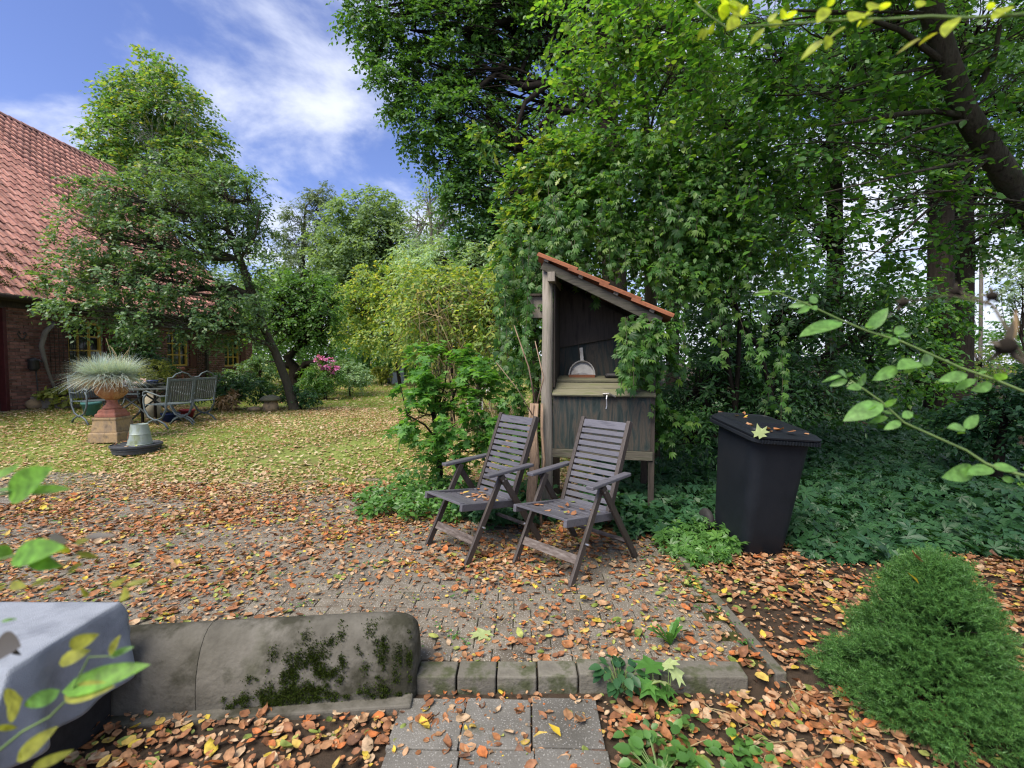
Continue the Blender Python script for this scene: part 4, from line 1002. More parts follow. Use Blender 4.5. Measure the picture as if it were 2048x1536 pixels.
for k in range(9):
    a = R.uniform(2.2, 5.6); drop_leaf(g2 + Vector((.24 * math.cos(a), .24 * math.sin(a), .115)), .06, 'small dry leaf on the rim of the overturned dark tub', 'leaves on the dark tub')
# garden table
gt = gpt(285, 9.7)
tbl = thing('garden_table', 'oval metal garden table with crossed iron legs behind the urn', 'table', gt)
mb = MB(); mb.lathe([(.70, .70), (.72, .71), (.72, .735), (.70, .74)], 36); 
for i in range(len(mb.v)): x, y, z = mb.v[i]; mb.v[i] = (x * 1.15, y * .75, z)
mb.build('tabletop', M['metal_dark'], tbl)
for s in (-1, 1):
    for q in (-1, 1):
        mb = MB(); mb.tube([(s * .55, q * .32, 0), (s * .15, q * .3, .35), (-s * .35, q * .28, .70)], .018, 6); mb.build('leg', M['metal_dark'], tbl, smooth=True)
# garden armchairs of blue grey metal
def make_armchair():
    t = thing('metal_armchair', '', 'chair')
    for s in (-1, 1):
        x = s * .27
        mb = MB(); mb.bar((x, .24, .42), (x, .33, .96), .035, .022); mb.build('back_post', M['metal_blue'], t)
        arc = [(x, .27, .58)] + [(x, .30 * math.cos(a), .46 + .33 * math.sin(a)) for a in [-k * math.pi / 10 for k in range(0, 11)]]
        mb = MB(); mb.tube([(x, .25, .50), (x, .24, .36), (x, .16, .22), (x, .0, .15), (x, -.16, .22), (x, -.25, .36), (x, -.27, .5), (x, -.26, .58), (x, -.22, .63)], .017, 7); mb.build('side_arc', M['metal_blue'], t, smooth=True)
        mb = MB(); mb.tube([(x, .29, .02 - .02), (x, .2, .1), (x, .06, .165), (x, 0, .17), (x, -.06, .165), (x, -.2, .1), (x, -.29, 0)], .017, 7); mb.build('leg', M['metal_blue'], t, smooth=True)
        mb = MB(); mb.tube([(x, .3, .62), (x, .12, .61), (x, -.05, .66), (x, -.2, .7), (x, -.27, .68), (x, -.28, .62), (x, -.23, .6), (x, -.21, .64)], .014, 7); mb.build('armrest', M['metal_blue'], t, smooth=True)
    for i in range(7):
        mb = MB(); mb.box((0, -.21 + i * .075, .45), (.54, .062, .014)); mb.build('seat_slat', M['metal_blue'], t)
    for i in range(10):
        x = -.225 + i * .05
        mb = MB(); mb.bar((x, .255, .5), (x, .325, .9), .034, .008); mb.build('back_slat', M['metal_dark'], t)
    mb = MB(); mb.bar((-.27, .325, .91), (.27, .325, .91), .04, .018, (0, .15, 1)); mb.build('back_rail', M['metal_blue'], t)
    mb = MB(); mb.tube([(-.27, .33, .95), (-.2, .335, .955), (-.13, .34, 1.02), (0, .345, 1.06), (.13, .34, 1.02), (.2, .335, .955), (.27, .33, .95)], .013, 7); mb.build('top_arch', M['metal_blue'], t, smooth=True)
    return t
ac_ = make_armchair()
for i, (px, Y, a, lab) in enumerate([(335, 9.2, -103, 'blue-grey metal armchair at the table, nearest to the zinc bucket'), (385, 10.0, -100, 'blue-grey metal armchair at the far right end of the garden table'),
                                     (188, 9.6, 68, 'blue-grey metal armchair between the urn and the plant trough'), (262, 11.0, 10, 'blue-grey metal armchair mostly hidden behind the urn grass')]):
    c = ac_ if i == 0 else copy_tree(ac_)
    c.location = gpt(px, Y); c.rotation_euler = (0, 0, rad(a)); c['label'] = lab; c['group'] = 'metal armchairs around the garden table'
# on the table
tz = gt.z + .742
M['grey_stone'] = pmat('grey_stone', [(.3, .3, .32), (.45, .45, .48)], 12, rough=.8, bump=.3, rand=0)
M['cream'] = pmat('cream_stone', [(.4, .36, .26), (.56, .51, .4)], 9, rough=.85, bump=.3, rand=0)
M['teal_pot'] = pmat('teal_glaze', [(.05, .17, .17), (.09, .24, .23)], 9, rough=.5, bump=.1, rand=0)
M['blue_pot'] = pmat('blue_glaze', [(.012, .025, .09), (.02, .04, .13)], 9, rough=.3, bump=0, rand=0)
M['red_pot'] = pmat('red_glaze', [(.2, .02, .03), (.28, .04, .05)], 9, rough=.4, bump=0, rand=0)
fg = thing('stone_figurine', 'small pale grey reclining figurine lying on the garden table', 'figurine', (gt.x - .28, gt.y - .2, tz))
mb = MB(); mb.tube([(-.2, 0, .05), (-.1, 0, .075), (.02, 0, .085), (.1, 0, .07)], [.035, .055, .06, .04], 9); mb.build('body', M['grey_stone'], fg, smooth=True)
mb = MB(); mb.lathe([(.01, .07), (.045, .085), (.055, .12), (.04, .155), (.01, .165)], 10, (.12, 0, 0)); mb.build('head', M['grey_stone'], fg, smooth=True)
mb = MB(); mb.tube([(.03, -.04, .06), (.09, -.07, .03), (.15, -.05, .03)], .02, 6); mb.tube([(-.18, -.02, .04), (-.26, -.05, .05), (-.3, -.02, .03)], .026, 6); mb.build('limbs', M['grey_stone'], fg, smooth=True)
bw_ = thing('shallow_bowl', 'wide shallow dark bowl in the middle of the garden table', 'bowl', (gt.x + .2, gt.y - .15, tz))
mb = MB(); mb.lathe([(.1, 0), (.2, .03), (.3, .075), (.3, .085), (.19, .045), (.05, .02)], 24); mb.build('bowl', M['metal_dark'], bw_, smooth=True)
def pot(name, label, c, r, h, mat, cat='pot'):
    t = thing(name, label, cat, c)
    mb = MB(); mb.lathe([(r * .7, 0), (r * .95, h * .8), (r * 1.05, h * .82), (r * 1.05, h), (r * .9, h), (r * .85, h * .85), (r * .2, h * .83)], 18); mb.build('pot', mat, t, smooth=True)
    return t
pp = pot('flower_pot', 'small pot of pink and white flowers on the table by the urn grass', (gt.x + .12, gt.y + .1, tz), .1, .14, M['blue_pot'], 'flower pot')
cu = thing('cream_urn', 'small cream stone urn holding the yellow-green bush', 'urn', gpt(302, 10.6) + Vector((0, 0, .0)))
mb = MB(); mb.lathe([(.16, 0), (.16, .45), (.1, .5), (.08, .56), (.13, .64), (.14, .76), (.11, .8), (.22, .86), (.22, .88), (.17, .87)], 22); mb.build('urn_body', M['cream'], cu, smooth=True)
pot('teal_pot', 'teal glazed flower pot under the garden table', gpt(180, 10.3), .17, .28, M['teal_pot'])
pot('blue_pot', 'dark blue glazed pot under the right metal armchair', gpt(338, 9.9), .17, .2, M['blue_pot'])
pot('red_pot', 'dark red glazed pot between the two right armchairs', gpt(372, 10.6), .15, .2, M['red_pot'])
# terracotta console against the wall
co = thing('iron_console', 'rust red scrolled console table against the brick wall', 'console', (-9.9, 13.6, .5), rad(90))
mb = MB(); mb.box((0, 0, .86), (1.3, .4, .06)); mb.build('top', M['stone_red'], co, bevel=.01)
mb = MB()
for k in range(7): mb.tube([(-.55 + k * .18 + .07 * math.cos(a), -.18, .72 + .08 * math.sin(a)) for a in [math.pi * 2 * j / 9 for j in range(10)]], .014, 5, False)
mb.build('scroll_frieze', M['stone_red'], co)['kind'] = 'stuff'
for s in (-1, 1):
    for q in (-.15, .15):
        mb = MB(); mb.tube([(s * .58, q, 0), (s * .52, q, .3), (s * .6, q, .6), (s * .58, q, .84)], .025, 7); mb.build('leg', M['stone_red'], co, smooth=True)
# trough and stone by the wall
tg = gpt(112, 10.9)
tr_ = thing('plant_trough', 'long grey wooden plant trough at the foot of the brick wall', 'trough', tg, rad(12))
for (c, d) in (((0, -.16, .13), (.74, .03, .26)), ((0, .16, .13), (.74, .03, .26)), ((-.385, 0, .14), (.03, .36, .28)), ((.385, 0, .14), (.03, .36, .28)), ((0, 0, .2), (.74, .28, .03))):
    mb = MB(); mb.box(c, d); mb.build('board', M['greywood'], tr_, bevel=.005)
def rock(name, label, c, r, sq_, mat, cat='stone', seed=0):
    rr = np.random.default_rng(seed); mb = MB(); n = 10
    prof = []
    for i in range(7):
        a = -math.pi / 2 + math.pi * i / 6
        ring = [(c[0] + r * sq_[0] * max(.05, math.cos(a)) * math.cos(t) * (1 + rr.uniform(-.12, .12)), c[1] + r * sq_[1] * max(.05, math.cos(a)) * math.sin(t) * (1 + rr.uniform(-.12, .12)), c[2] + r * sq_[2] * (.8 + math.sin(a))) for t in [2 * math.pi * k / n for k in range(n)]]
        prof.append(ring)
    mb.loft(prof); o = mb.build(name, mat, None, smooth=True); return tag(o, label, cat)
rock('rock', 'rounded grey boulder between the house wall and the trough', gpt(68, 10.7), .17, (1, 1, .8), M['stone_worn'], seed=3)
# staddle stone
sg_ = gpt(540, 12.2)
st = thing('staddle_stone', 'mushroom shaped stone with mossy cap near the leaning tree', 'staddle stone', sg_)
mb = MB(); mb.lathe([(.2, 0), (.19, .1), (.15, .26)], 14); mb.build('base', M['stone_worn'], st, smooth=True)
mb = MB(); mb.lathe([(.1, .25), (.24, .27), (.26, .31), (.18, .38), (.06, .41)], 18); mb.build('cap', M['mossboard'], st, smooth=True)
rock('rock', 'low grey stone lying left of the staddle stone', sg_ + Vector((-.38, -.05, 0)), .14, (1.3, 1, .5), M['stone_worn'], seed=5)
# far garden seats
M['lounger'] = pmat('lounger_grey', [(.22, .24, .28), (.32, .34, .38)], 10, rough=.7, bump=.1, rand=.05)
fl = thing('garden_lounger', 'grey garden seat far across the lawn before the hedge', 'lounger', gpt(788, 26), rad(-30))
mb = MB(); mb.bar((0, .25, .3), (0, .55, 1.0), .6, .05); mb.build('backrest', M['lounger'], fl)
mb = MB(); mb.box((0, -.2, .32), (.62, .9, .08)); mb.build('seat', M['lounger'], fl)
for s in (-1, 1):
    mb = MB(); mb.box((s * .33, -.05, .3), (.07, .9, .6)); mb.build('side_panel', M['lounger'], fl)
M['whitemetal'] = pmat('white_metal', [(.55, .54, .5), (.68, .67, .64)], 10, rough=.5, bump=0, rand=.05)
wc = thing('wire_chair', 'white slatted garden chair half hidden behind the small maple', 'chair', gpt(957, 12.5), rad(-25))
for i in range(7):
    mb = MB(); mb.bar((-.2 + i * .066, .2, .45), (-.17 + i * .057, .36, .95 + .06 * math.sin(math.pi * i / 6)), .03, .015); mb.build('back_slat', M['whitemetal'], wc)
for i in range(5):
    mb = MB(); mb.box((0, -.2 + i * .1, .44), (.48, .07, .02)); mb.build('seat_slat', M['whitemetal'], wc)
for s in (-1, 1):
    for y in (-.2, .22):
        mb = MB(); mb.tube([(s * .22, y, 0), (s * .21, y * .9, .44)], .018, 6); mb.build('leg', M['whitemetal'], wc)
    mb = MB(); mb.tube([(s * .25, .27, .66), (s * .26, 0, .68), (s * .25, -.22, .64), (s * .23, -.22, .44)], .016, 6); mb.build('armrest', M['whitemetal'], wc)
# ================================================================== VEGETATION
def lobe(px, py, rx, ry, Y, dep=None):
    c = at(px, py, Y); k = Y / FPX
    return (np.array(c[:]), np.array([rx * k, dep if dep else (rx + ry) / 2 * k, ry * k]))
def clumps(lobes, n, shell=.5):
    vol = np.array([np.prod(l[1]) ** (2 / 3) for l in lobes]); cnt = np.maximum(3, (n * vol / vol.sum()).astype(int))
    C = []; O = []; I = []
    for i, ((c, r_), k) in enumerate(zip(lobes, cnt)):
        u = nrm(rng.normal(size=(k, 3))); q_ = shell + (1.04 - shell) * rng.uniform(0, 1, k) ** .6
        C.append(c + u * q_[:, None] * r_); O.append(nrm(u / r_)); I += [i] * k
    return np.concatenate(C), np.concatenate(O), np.array(I)
def sprays(lb, C, O, ks, L_, nl, size, T, spread=.8, sag=.35, upn=.7, width=1.0, tw=None, twr=.003, side=.8, gauss=.0, tmix=None):
    """leafy twigs: ks twigs start at each point of C and run outward along O"""
    n = len(C) * ks
    P0 = np.repeat(C, ks, 0) + rng.normal(0, gauss, (n, 3)) if gauss else np.repeat(C, ks, 0)
    d = nrm(np.repeat(O, ks, 0) + rng.normal(0, spread, (n, 3)))
    ln = L_ * rng.uniform(.6, 1.25, n)
    sd = nrm(np.cross(d, np.array([0, 0, 1.0]) + rng.normal(0, .25, (n, 3))))
    for j in range(nl):
        t = (j + .8 + rng.uniform(-.3, .3, n)) / nl
        p = P0 + d * (ln * t)[:, None]; p[:, 2] -= sag * ln * t * t
        tan = d.copy(); tan[:, 2] -= 2 * sag * t; tan = nrm(tan)
        s_ = 1 if j % 2 else -1
        D = tan * .55 + sd * s_ * side + rng.normal(0, .3, (n, 3)); 
        if j == nl - 1: D = tan + rng.normal(0, .2, (n, 3))
        D[:, 2] -= .15
        N = np.array([0, 0, upn]) + np.repeat(O, ks, 0) * .45 + rng.normal(0, .42, (n, 3))
        Tq = T if tmix is None or rng.uniform() > tmix[1] else tmix[0]
        lb.add(p, N, D, size * rng.uniform(.65, 1.2, n), Tq)
    if tw is not None:
        for i in range(n):
            if tw[1] < 1 and rng.uniform() > tw[1]: continue
            pts = []
            for t in (0, .5, 1.0):
                p = P0[i] + d[i] * ln[i] * t; pts.append((p[0], p[1], p[2] - sag * ln[i] * t * t))
            tw[0].tube(pts, [twr, twr * .8, twr * .5], 3, False)
def limb(mb, a, b, ra, rb, n=7, bend=.12, sag=0):
    a = Vector(a); b = Vector(b); L_ = (b - a).length
    off = Vector((R.gauss(0, bend), R.gauss(0, bend), R.gauss(0, bend * .6) + sag)) * L_
    pts = []; rs = []
    for k in range(6):
        t = k / 5; pts.append(a.lerp(b, t) + off * math.sin(math.pi * t) + Vector((R.gauss(0, .012), R.gauss(0, .012), R.gauss(0, .012))) * L_ * (0 < k < 5)); rs.append(ra + (rb - ra) * t)
    mb.tube(pts, rs, n, False); return pts
def tree(name, label, cat, trunk, lobes, nclump, ks, nl, L_, size, T, lmat, bmat, group=None, shell=.5, limbs=True, twigs=0, spread=.8, sag=.35, upn=.7, limb_r=.06, br_r=.012, tmix=None, gauss=0., trunk_n=12, extra=None, twr=.003, side=.8):
    base = trunk[0][0]
    t = thing(name, label, cat, Vector(base), 0, group)
    mb = MB(); mb.tube([p for p, r_ in trunk], [r_ for p, r_ in trunk], trunk_n, False)
    mb.build('trunk', bmat, t, smooth=True, world=True)
    C, O, I = clumps(lobes, nclump, shell)
    lb = LB(); tw = MB()
    sprays(lb, C, O, ks, L_, nl, size, T, spread, sag, upn, tw=(tw, twigs) if twigs else None, tmix=tmix, gauss=gauss, twr=twr, side=side)
    if limbs:
        bm = MB(); tp = [Vector(p) for p, r_ in trunk]
        for i, (c, r_) in enumerate(lobes):
            cv = Vector(c); 
            # nearest trunk point that lies below the lobe centre
            cand = sorted(tp[1:], key=lambda p: (p - cv).length + max(0, p.z - cv.z) * 2)
            L0 = limb(bm, cand[0], cv, limb_r, limb_r * .4)
            idx = np.where(I == i)[0]
            for k in idx[:90]:
                a = L0[R.randint(2, 5)]; limb(bm, a, C[k], br_r, br_r * .35, 4, .1)
        bm.build('branches', bmat, t, smooth=True, world=True)
    if tw.v: tw.build('twigs', M['twig'], t, world=True)['kind'] = 'stuff'
    lb.build('crown', lmat, t, kind=None)
    if extra: extra(t)
    return t
def gp(px, Y): return gpt(px, Y)

# ---- far wood behind everything
def far_wood(name, label, lobes, n, L_, size, mat, ks=5, nl=5, trunks=()):
    C, O, I = clumps(lobes, n, .35); lb = LB(); sprays(lb, C, O, ks, L_, nl, size, T_DIA, .9, .3)
    o = lb.build(name, mat, None); tag(o, label, 'woodland', kind='stuff'); return o
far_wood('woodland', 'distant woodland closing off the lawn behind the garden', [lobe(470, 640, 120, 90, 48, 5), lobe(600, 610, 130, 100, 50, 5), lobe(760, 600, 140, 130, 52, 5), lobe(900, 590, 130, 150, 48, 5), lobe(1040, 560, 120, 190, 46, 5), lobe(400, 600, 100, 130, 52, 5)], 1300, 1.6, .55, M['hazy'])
far_wood('far_trees', 'dim woodland seen between the trunks on the right', [lobe(1180, 600, 140, 220, 26, 3), lobe(1340, 640, 150, 190, 24, 3), lobe(1500, 600, 140, 200, 26, 3), lobe(1660, 690, 120, 100, 26, 3), lobe(1800, 730, 120, 70, 24, 3), lobe(1980, 715, 140, 60, 26, 3), lobe(2150, 690, 120, 110, 26, 3)], 900, .9, .3, M['oak'])
# yellow bushes glimpsed on the right beyond the trunks
tree('bush', 'yellowing bush glimpsed beyond the trunks at the far right', 'bush', [(gp(1960, 15), .04), (at(1960, 740, 15), .03)], [lobe(1960, 725, 60, 22, 15), lobe(1905, 740, 40, 16, 15)], 60, 4, 5, .35, .11, T_DIA, M['yellowing'], M['bark_dark'])

far_wood('far_hedge', 'low dark hedge line along the far end of the lawn', [lobe(x_, 712, 60, 38, 34, 1.2) for x_ in range(450, 1150, 70)], 620, .6, .24, M['lowtree'])
# ---- trees in the middle distance
tree('willow_tree', 'round pale green tree rising behind the far hedge', 'tree', [(gp(730, 36), .35), (at(730, 600, 36), .3), (at(725, 520, 36), .22), (at(728, 430, 36), .1)],
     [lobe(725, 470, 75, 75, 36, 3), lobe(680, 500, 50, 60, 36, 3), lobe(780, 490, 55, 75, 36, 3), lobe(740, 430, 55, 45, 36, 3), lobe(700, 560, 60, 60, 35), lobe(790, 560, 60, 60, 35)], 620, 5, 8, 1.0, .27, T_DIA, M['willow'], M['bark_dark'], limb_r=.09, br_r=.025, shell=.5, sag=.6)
tree('poplar_tree', 'thin airy tree with upright bare stems right of the round tree', 'tree', [(gp(868, 32), .2), (at(865, 560, 32), .15), (at(862, 450, 32), .09), (at(858, 360, 32), .03)],
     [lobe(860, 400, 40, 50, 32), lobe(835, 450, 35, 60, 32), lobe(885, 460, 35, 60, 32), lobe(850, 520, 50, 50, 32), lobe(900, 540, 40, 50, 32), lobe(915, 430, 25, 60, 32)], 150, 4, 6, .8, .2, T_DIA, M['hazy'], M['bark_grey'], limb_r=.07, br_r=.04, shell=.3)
tree('pine_tree', 'sparse grey-green pine behind the low spreading tree', 'tree', [(gp(600, 40), .3), (at(603, 560, 40), .25), (at(608, 470, 40), .15), (at(610, 420, 40), .05)],
     [lobe(600, 440, 35, 25, 40), lobe(640, 420, 30, 35, 40), lobe(640, 385, 18, 25, 40), lobe(590, 490, 45, 30, 40), lobe(645, 490, 30, 30, 40), lobe(620, 540, 60, 30, 40)], 240, 6, 7, .7, .27, T_LONG, M['pine'], M['bark'], limb_r=.07, br_r=.025)
tree('birch_tree', 'tall pale green birch standing behind the farmhouse', 'tree', [(gp(310, 25), .2), (at(312, 480, 25), .17), (at(316, 330, 25), .12), (at(318, 200, 25), .06), (at(305, 115, 25), .02)],
     [lobe(290, 140, 28, 32, 25), lobe(325, 150, 25, 38, 25), lobe(318, 200, 70, 50, 25), lobe(250, 215, 45, 45, 25), lobe(370, 230, 45, 55, 25), lobe(310, 270, 100, 55, 25), lobe(230, 290, 55, 40, 25), lobe(400, 300, 45, 45, 25), lobe(300, 350, 120, 55, 25), lobe(190, 310, 45, 22, 25), lobe(420, 370, 60, 50, 25), lobe(180, 345, 40, 20, 25)],
     520, 6, 9, .9, .21, T_DIA, M['birch'], M['birch_bark'], limb_r=.07, br_r=.03, shell=.3, sag=.55)
tree('low_spreading_tree', 'low dark spreading tree with crooked limbs beyond the leaning trunk', 'tree', [(gp(585, 17), .2), (at(590, 735, 17), .19), (at(575, 715, 17), .16), (at(600, 690, 17), .1)],
     [lobe(560, 640, 70, 60, 17), lobe(610, 620, 70, 60, 17), lobe(640, 665, 50, 40, 17), lobe(570, 580, 60, 40, 17), lobe(620, 580, 50, 35, 17.5), lobe(530, 600, 40, 50, 17.5), lobe(650, 620, 35, 40, 17)], 330, 5, 8, .4, .115, T_DIA, M['lowtree'], M['bark_dark'], limb_r=.09, br_r=.03, shell=.45)
mb = MB(); tr2 = bpy.data.objects['low_spreading_tree']
mb.tube([gp(585, 17) + Vector((0, 0, .5)), at(610, 728, 16.8), at(640, 722, 16.6), at(655, 708, 16.5)], [.14, .11, .08, .05], 8); mb.tube([at(590, 735, 17), at(560, 728, 17), at(520, 722, 17.2)], [.12, .09, .06], 8)
mb.build('low_limb', M['bark_dark'], tr2, world=True, smooth=True)

# ---- apple tree with leaning trunk in front of the house
apple_tr = [(gp(588, 12.4), .135), (at(575, 770, 12.4), .108), (at(555, 715, 12.3), .1), (at(525, 650, 12.2), .095), (at(505, 590, 12.0), .1), (at(480, 520, 11.8), .085), (at(455, 460, 11.6), .06), (at(470, 400, 11.6), .03)]
def apple_extra(t):
    mb = MB()
    for pts, rs in (([at(505, 590, 12.0), at(450, 575, 11.6), at(390, 580, 11.2), at(330, 600, 10.8), at(270, 590, 10.6)], [.07, .06, .05, .04, .025]),
                    ([at(480, 520, 11.8), at(400, 490, 11.4), at(330, 440, 11), at(250, 410, 10.8), at(200, 380, 10.8)], [.06, .05, .04, .03, .015]),
                    ([at(455, 460, 11.6), at(455, 400, 11.6), at(440, 350, 11.6)], [.045, .035, .02]), ([at(480, 520, 11.8), at(510, 470, 11.6), at(520, 420, 11.6)], [.04, .03, .02])):
        mb.tube(pts, rs, 8, False)
    mb.build('limb', M['bark'], t, world=True, smooth=True)
tree('apple_tree', 'old fruit tree with leaning trunk and wide grey-green crown before the farmhouse', 'tree', apple_tr,
     [lobe(230, 400, 70, 40, 10.8, .9), lobe(320, 390, 80, 50, 11.2, .9), lobe(200, 470, 70, 50, 10.6, .8), lobe(300, 480, 95, 55, 10.8, .9), lobe(390, 450, 80, 70, 11.4, .9), lobe(450, 400, 55, 60, 11.6, .8), lobe(500, 400, 35, 55, 11.8, .6),
      lobe(480, 480, 55, 70, 11.8, .8), lobe(160, 545, 55, 42, 10.3, .7), lobe(130, 590, 35, 25, 10.2, .5), lobe(230, 560, 80, 50, 10.4, .8), lobe(250, 625, 75, 42, 10.1, .7), lobe(180, 620, 50, 35, 10, .6), lobe(330, 560, 70, 50, 10.8, .8), lobe(360, 630, 60, 40, 10.8, .7),
      lobe(440, 590, 60, 50, 11.2, .7), lobe(430, 650, 55, 38, 11.2, .6), lobe(490, 600, 45, 60, 11.6, .6), lobe(380, 350, 60, 40, 11.6, .8), lobe(480, 670, 35, 30, 11.5, .5), lobe(95, 555, 22, 18, 10.2, .3)],
     640, 6, 9, .34, .09, T_DIA, M['apple'], M['bark'], limb_r=.045, br_r=.012, shell=.4, extra=apple_extra, tmix=(T_OV, .5))

# ---- shrubs and flower bed along the left of the lawn
def bush(name, label, px, py, rx, ry, Y, mat, T, size, n=60, ks=5, nl=6, L_=.2, cat='shrub', group=None, stems=True, **k):
    lobes = [lobe(px, py, rx, ry, Y)] if not isinstance(px, list) else [lobe(*l) for l in px]
    p0 = gp(px if not isinstance(px, list) else px[0][0], Y if not isinstance(px, list) else px[0][4])
    c0_ = Vector(lobes[0][0]); 
    return tree(name, label, cat, [(p0, .03), (p0.lerp(c0_, .6), .024), (c0_, .015)], lobes, n, ks, nl, L_, size, T, mat, M['bark_dark'], group, limb_r=.015, br_r=.006, **k)
bush('hedge_block', 'clipped dark green box hedge beside the house window', [(300, 735, 40, 26, 11.4), (325, 745, 22, 30, 11.6), (285, 720, 30, 16, 11.3)], 0, 0, 0, 0, M['shade_shrub'], T_OV, .05, 120, 6, 8, .12, 'hedge')
bush('golden_shrub', 'yellow-green bush growing in the cream urn', 308, 738, 26, 17, 10.5, M['gold_leaf'], T_OV, .055, 46, 5, 7, .14)
bush('wall_climber', 'dark climber growing on the brick between the windows', [(275, 680, 30, 30, 12.2), (295, 700, 22, 18, 12.3), (240, 690, 18, 26, 12)], 0, 0, 0, 0, M['shade_shrub'], T_OV, .1, 60, 5, 6, .2, 'climber')
bush('hosta', 'bright green broad leaved plant filling the wooden trough', 118, 793, 32, 14, 10.8, M['gold_leaf'], T_ROUND, .12, 26, 4, 4, .12, 'plant')
bush('pot_flowers', 'pink and white flowers in the pot on the garden table', 282, 765, 9, 9, 9.75, M['white_petal'], T_OV, .035, 16, 4, 5, .05, 'flowers')
bush('bed_shrub', 'dark leafy shrub in the bed at the foot of the brick wall', [(450, 775, 40, 28, 12.6), (420, 790, 25, 22, 12.4), (500, 775, 35, 25, 12.8)], 0, 0, 0, 0, M['shade_shrub'], T_OV, .08, 130, 5, 7, .2)
bush('bed_shrub', 'grey-green shrub at the corner of the farmhouse wall', [(520, 745, 30, 30, 15), (480, 755, 25, 22, 14.6)], 0, 0, 0, 0, M['apple'], T_OV, .09, 80, 5, 7, .22)
bush('dry_ferns', 'clump of dry yellow stems in the bed by the wall', 462, 800, 15, 16, 12.2, M['fescue_dry'], T_LONG, .1, 26, 5, 6, .18, 'plant')
bush('bed_shrub', 'low green plants around the foot of the leaning trunk', [(600, 790, 30, 14, 12.6), (560, 785, 22, 12, 13), (630, 795, 22, 8, 12.4)], 0, 0, 0, 0, M['shade_shrub'], T_OV, .07, 80, 5, 7, .15)
bush('phlox', 'upright green clump topped with pink phlox flowers', [(648, 756, 30, 30, 15.8), (624, 762, 22, 22, 15.8)], 0, 0, 0, 0, M['lowtree'], T_LONG, .12, 90, 5, 7, .25, 'flowers', upn=.3)
bush('phlox_blooms', 'cluster of pink phlox blooms above the green clump', [(652, 724, 20, 11, 15.6), (668, 734, 10, 9, 15.6), (636, 718, 9, 6, 15.6)], 0, 0, 0, 0, M['pink'], T_OV, .07, 30, 5, 5, .08, 'flowers')
bush('aster_bush', 'rounded pale green bush at the edge of the lawn', [(699, 748, 30, 26, 17), (720, 755, 18, 17, 17)], 0, 0, 0, 0, M['aster'], T_DIA, .07, 120, 6, 8, .2)
bush('bed_shrub', 'golden green perennials left of the pink phlox', [(596, 748, 24, 18, 18.5), (575, 752, 14, 14, 18.5)], 0, 0, 0, 0, M['gold_leaf'], T_OV, .1, 60, 5, 6, .2)
bush('hosta', 'light green leafy plant near the far grey garden seat', 763, 744, 15, 10, 24, M['gold_leaf'], T_OV, .2, 30, 4, 5, .2, 'plant')
bush('dark_bush', 'dark bush under the hanging branches at the end of the lawn', [(740, 720, 40, 28, 26), (810, 722, 40, 26, 27), (700, 705, 30, 24, 28)], 0, 0, 0, 0, M['oak'], T_DIA, .16, 150, 5, 6, .4)

# ---- tall yellowing shrubs right of the lawn
def yel_extra(t):
    mb = MB()
    for k in range(42):
        a = gp(R.uniform(860, 1010), R.uniform(7.6, 9)); b = at(R.uniform(820, 1030), R.uniform(540, 660), R.uniform(7.3, 8.6))
        c = at(R.uniform(780, 1040), R.uniform(600, 720), R.uniform(7, 8.4))
        mb.tube([a, a.lerp(b, .5) + Vector((R.gauss(0, .15), 0, .2)), b, b.lerp(c, .6) + Vector((0, 0, .1)), c], [.008, .007, .005, .004, .002], 4, False)
    mb.build('arching_stems', M['straw'], t, world=True)['kind'] = 'stuff'
tree('butterfly_bush', 'big yellowing arching bush between lawn and shelter', 'bush', [(gp(960, 8.2), .05), (at(955, 720, 8.2), .04), (at(940, 640, 8.2), .03)],
     [lobe(880, 570, 80, 40, 8.4, .6), lobe(960, 580, 80, 50, 8.0, .6), lobe(850, 620, 70, 50, 8.4, .6), lobe(920, 640, 80, 45, 8.0, .6), lobe(1000, 640, 60, 60, 7.6, .5), lobe(810, 600, 50, 50, 9, .6), lobe(870, 690, 60, 40, 8.4, .5), lobe(1020, 560, 50, 50, 7.4, .5)],
     470, 4, 8, .36, .085, T_OV, M['yellowing'], M['twig'], shell=.1, sag=.6, spread=1.0, limb_r=.02, br_r=.007, twigs=.5, tmix=(T_LONG, .4), extra=yel_extra)
tree('hedge_shrub', 'loose yellow-green shrub arching over the far end of the lawn', 'shrub', [(gp(800, 23), .09), (at(790, 700, 23), .07), (at(770, 620, 23), .04)],
     [lobe(740, 610, 60, 45, 23, 1.4), lobe(700, 640, 45, 40, 24, 1.3), lobe(790, 600, 55, 55, 22, 1.4), lobe(760, 560, 50, 35, 23, 1.3), lobe(735, 670, 35, 28, 23, 1), lobe(780, 670, 60, 40, 22, 1.2), lobe(820, 540, 40, 40, 21, 1.2), lobe(690, 600, 35, 30, 24, 1), lobe(840, 660, 40, 50, 19, 1)],
     420, 5, 8, .5, .16, T_OV, M['yellowing'], M['bark_dark'], shell=.35, sag=.6, limb_r=.04, br_r=.018)
tree('purple_shrub', 'tall grey-green shrub with drooping sprays above the yellow bush', 'shrub', [(gp(905, 10), .05), (at(900, 640, 10), .04), (at(895, 560, 10), .025)],
     [lobe(900, 520, 60, 40, 10, .7), lobe(850, 545, 50, 35, 10.5, .7), lobe(960, 530, 45, 40, 9.5, .6), lobe(830, 510, 35, 30, 11, .6)], 170, 5, 7, .35, .1, T_LONG, M['aster'], M['bark_dark'], shell=.35, sag=.6, limb_r=.03, br_r=.01)

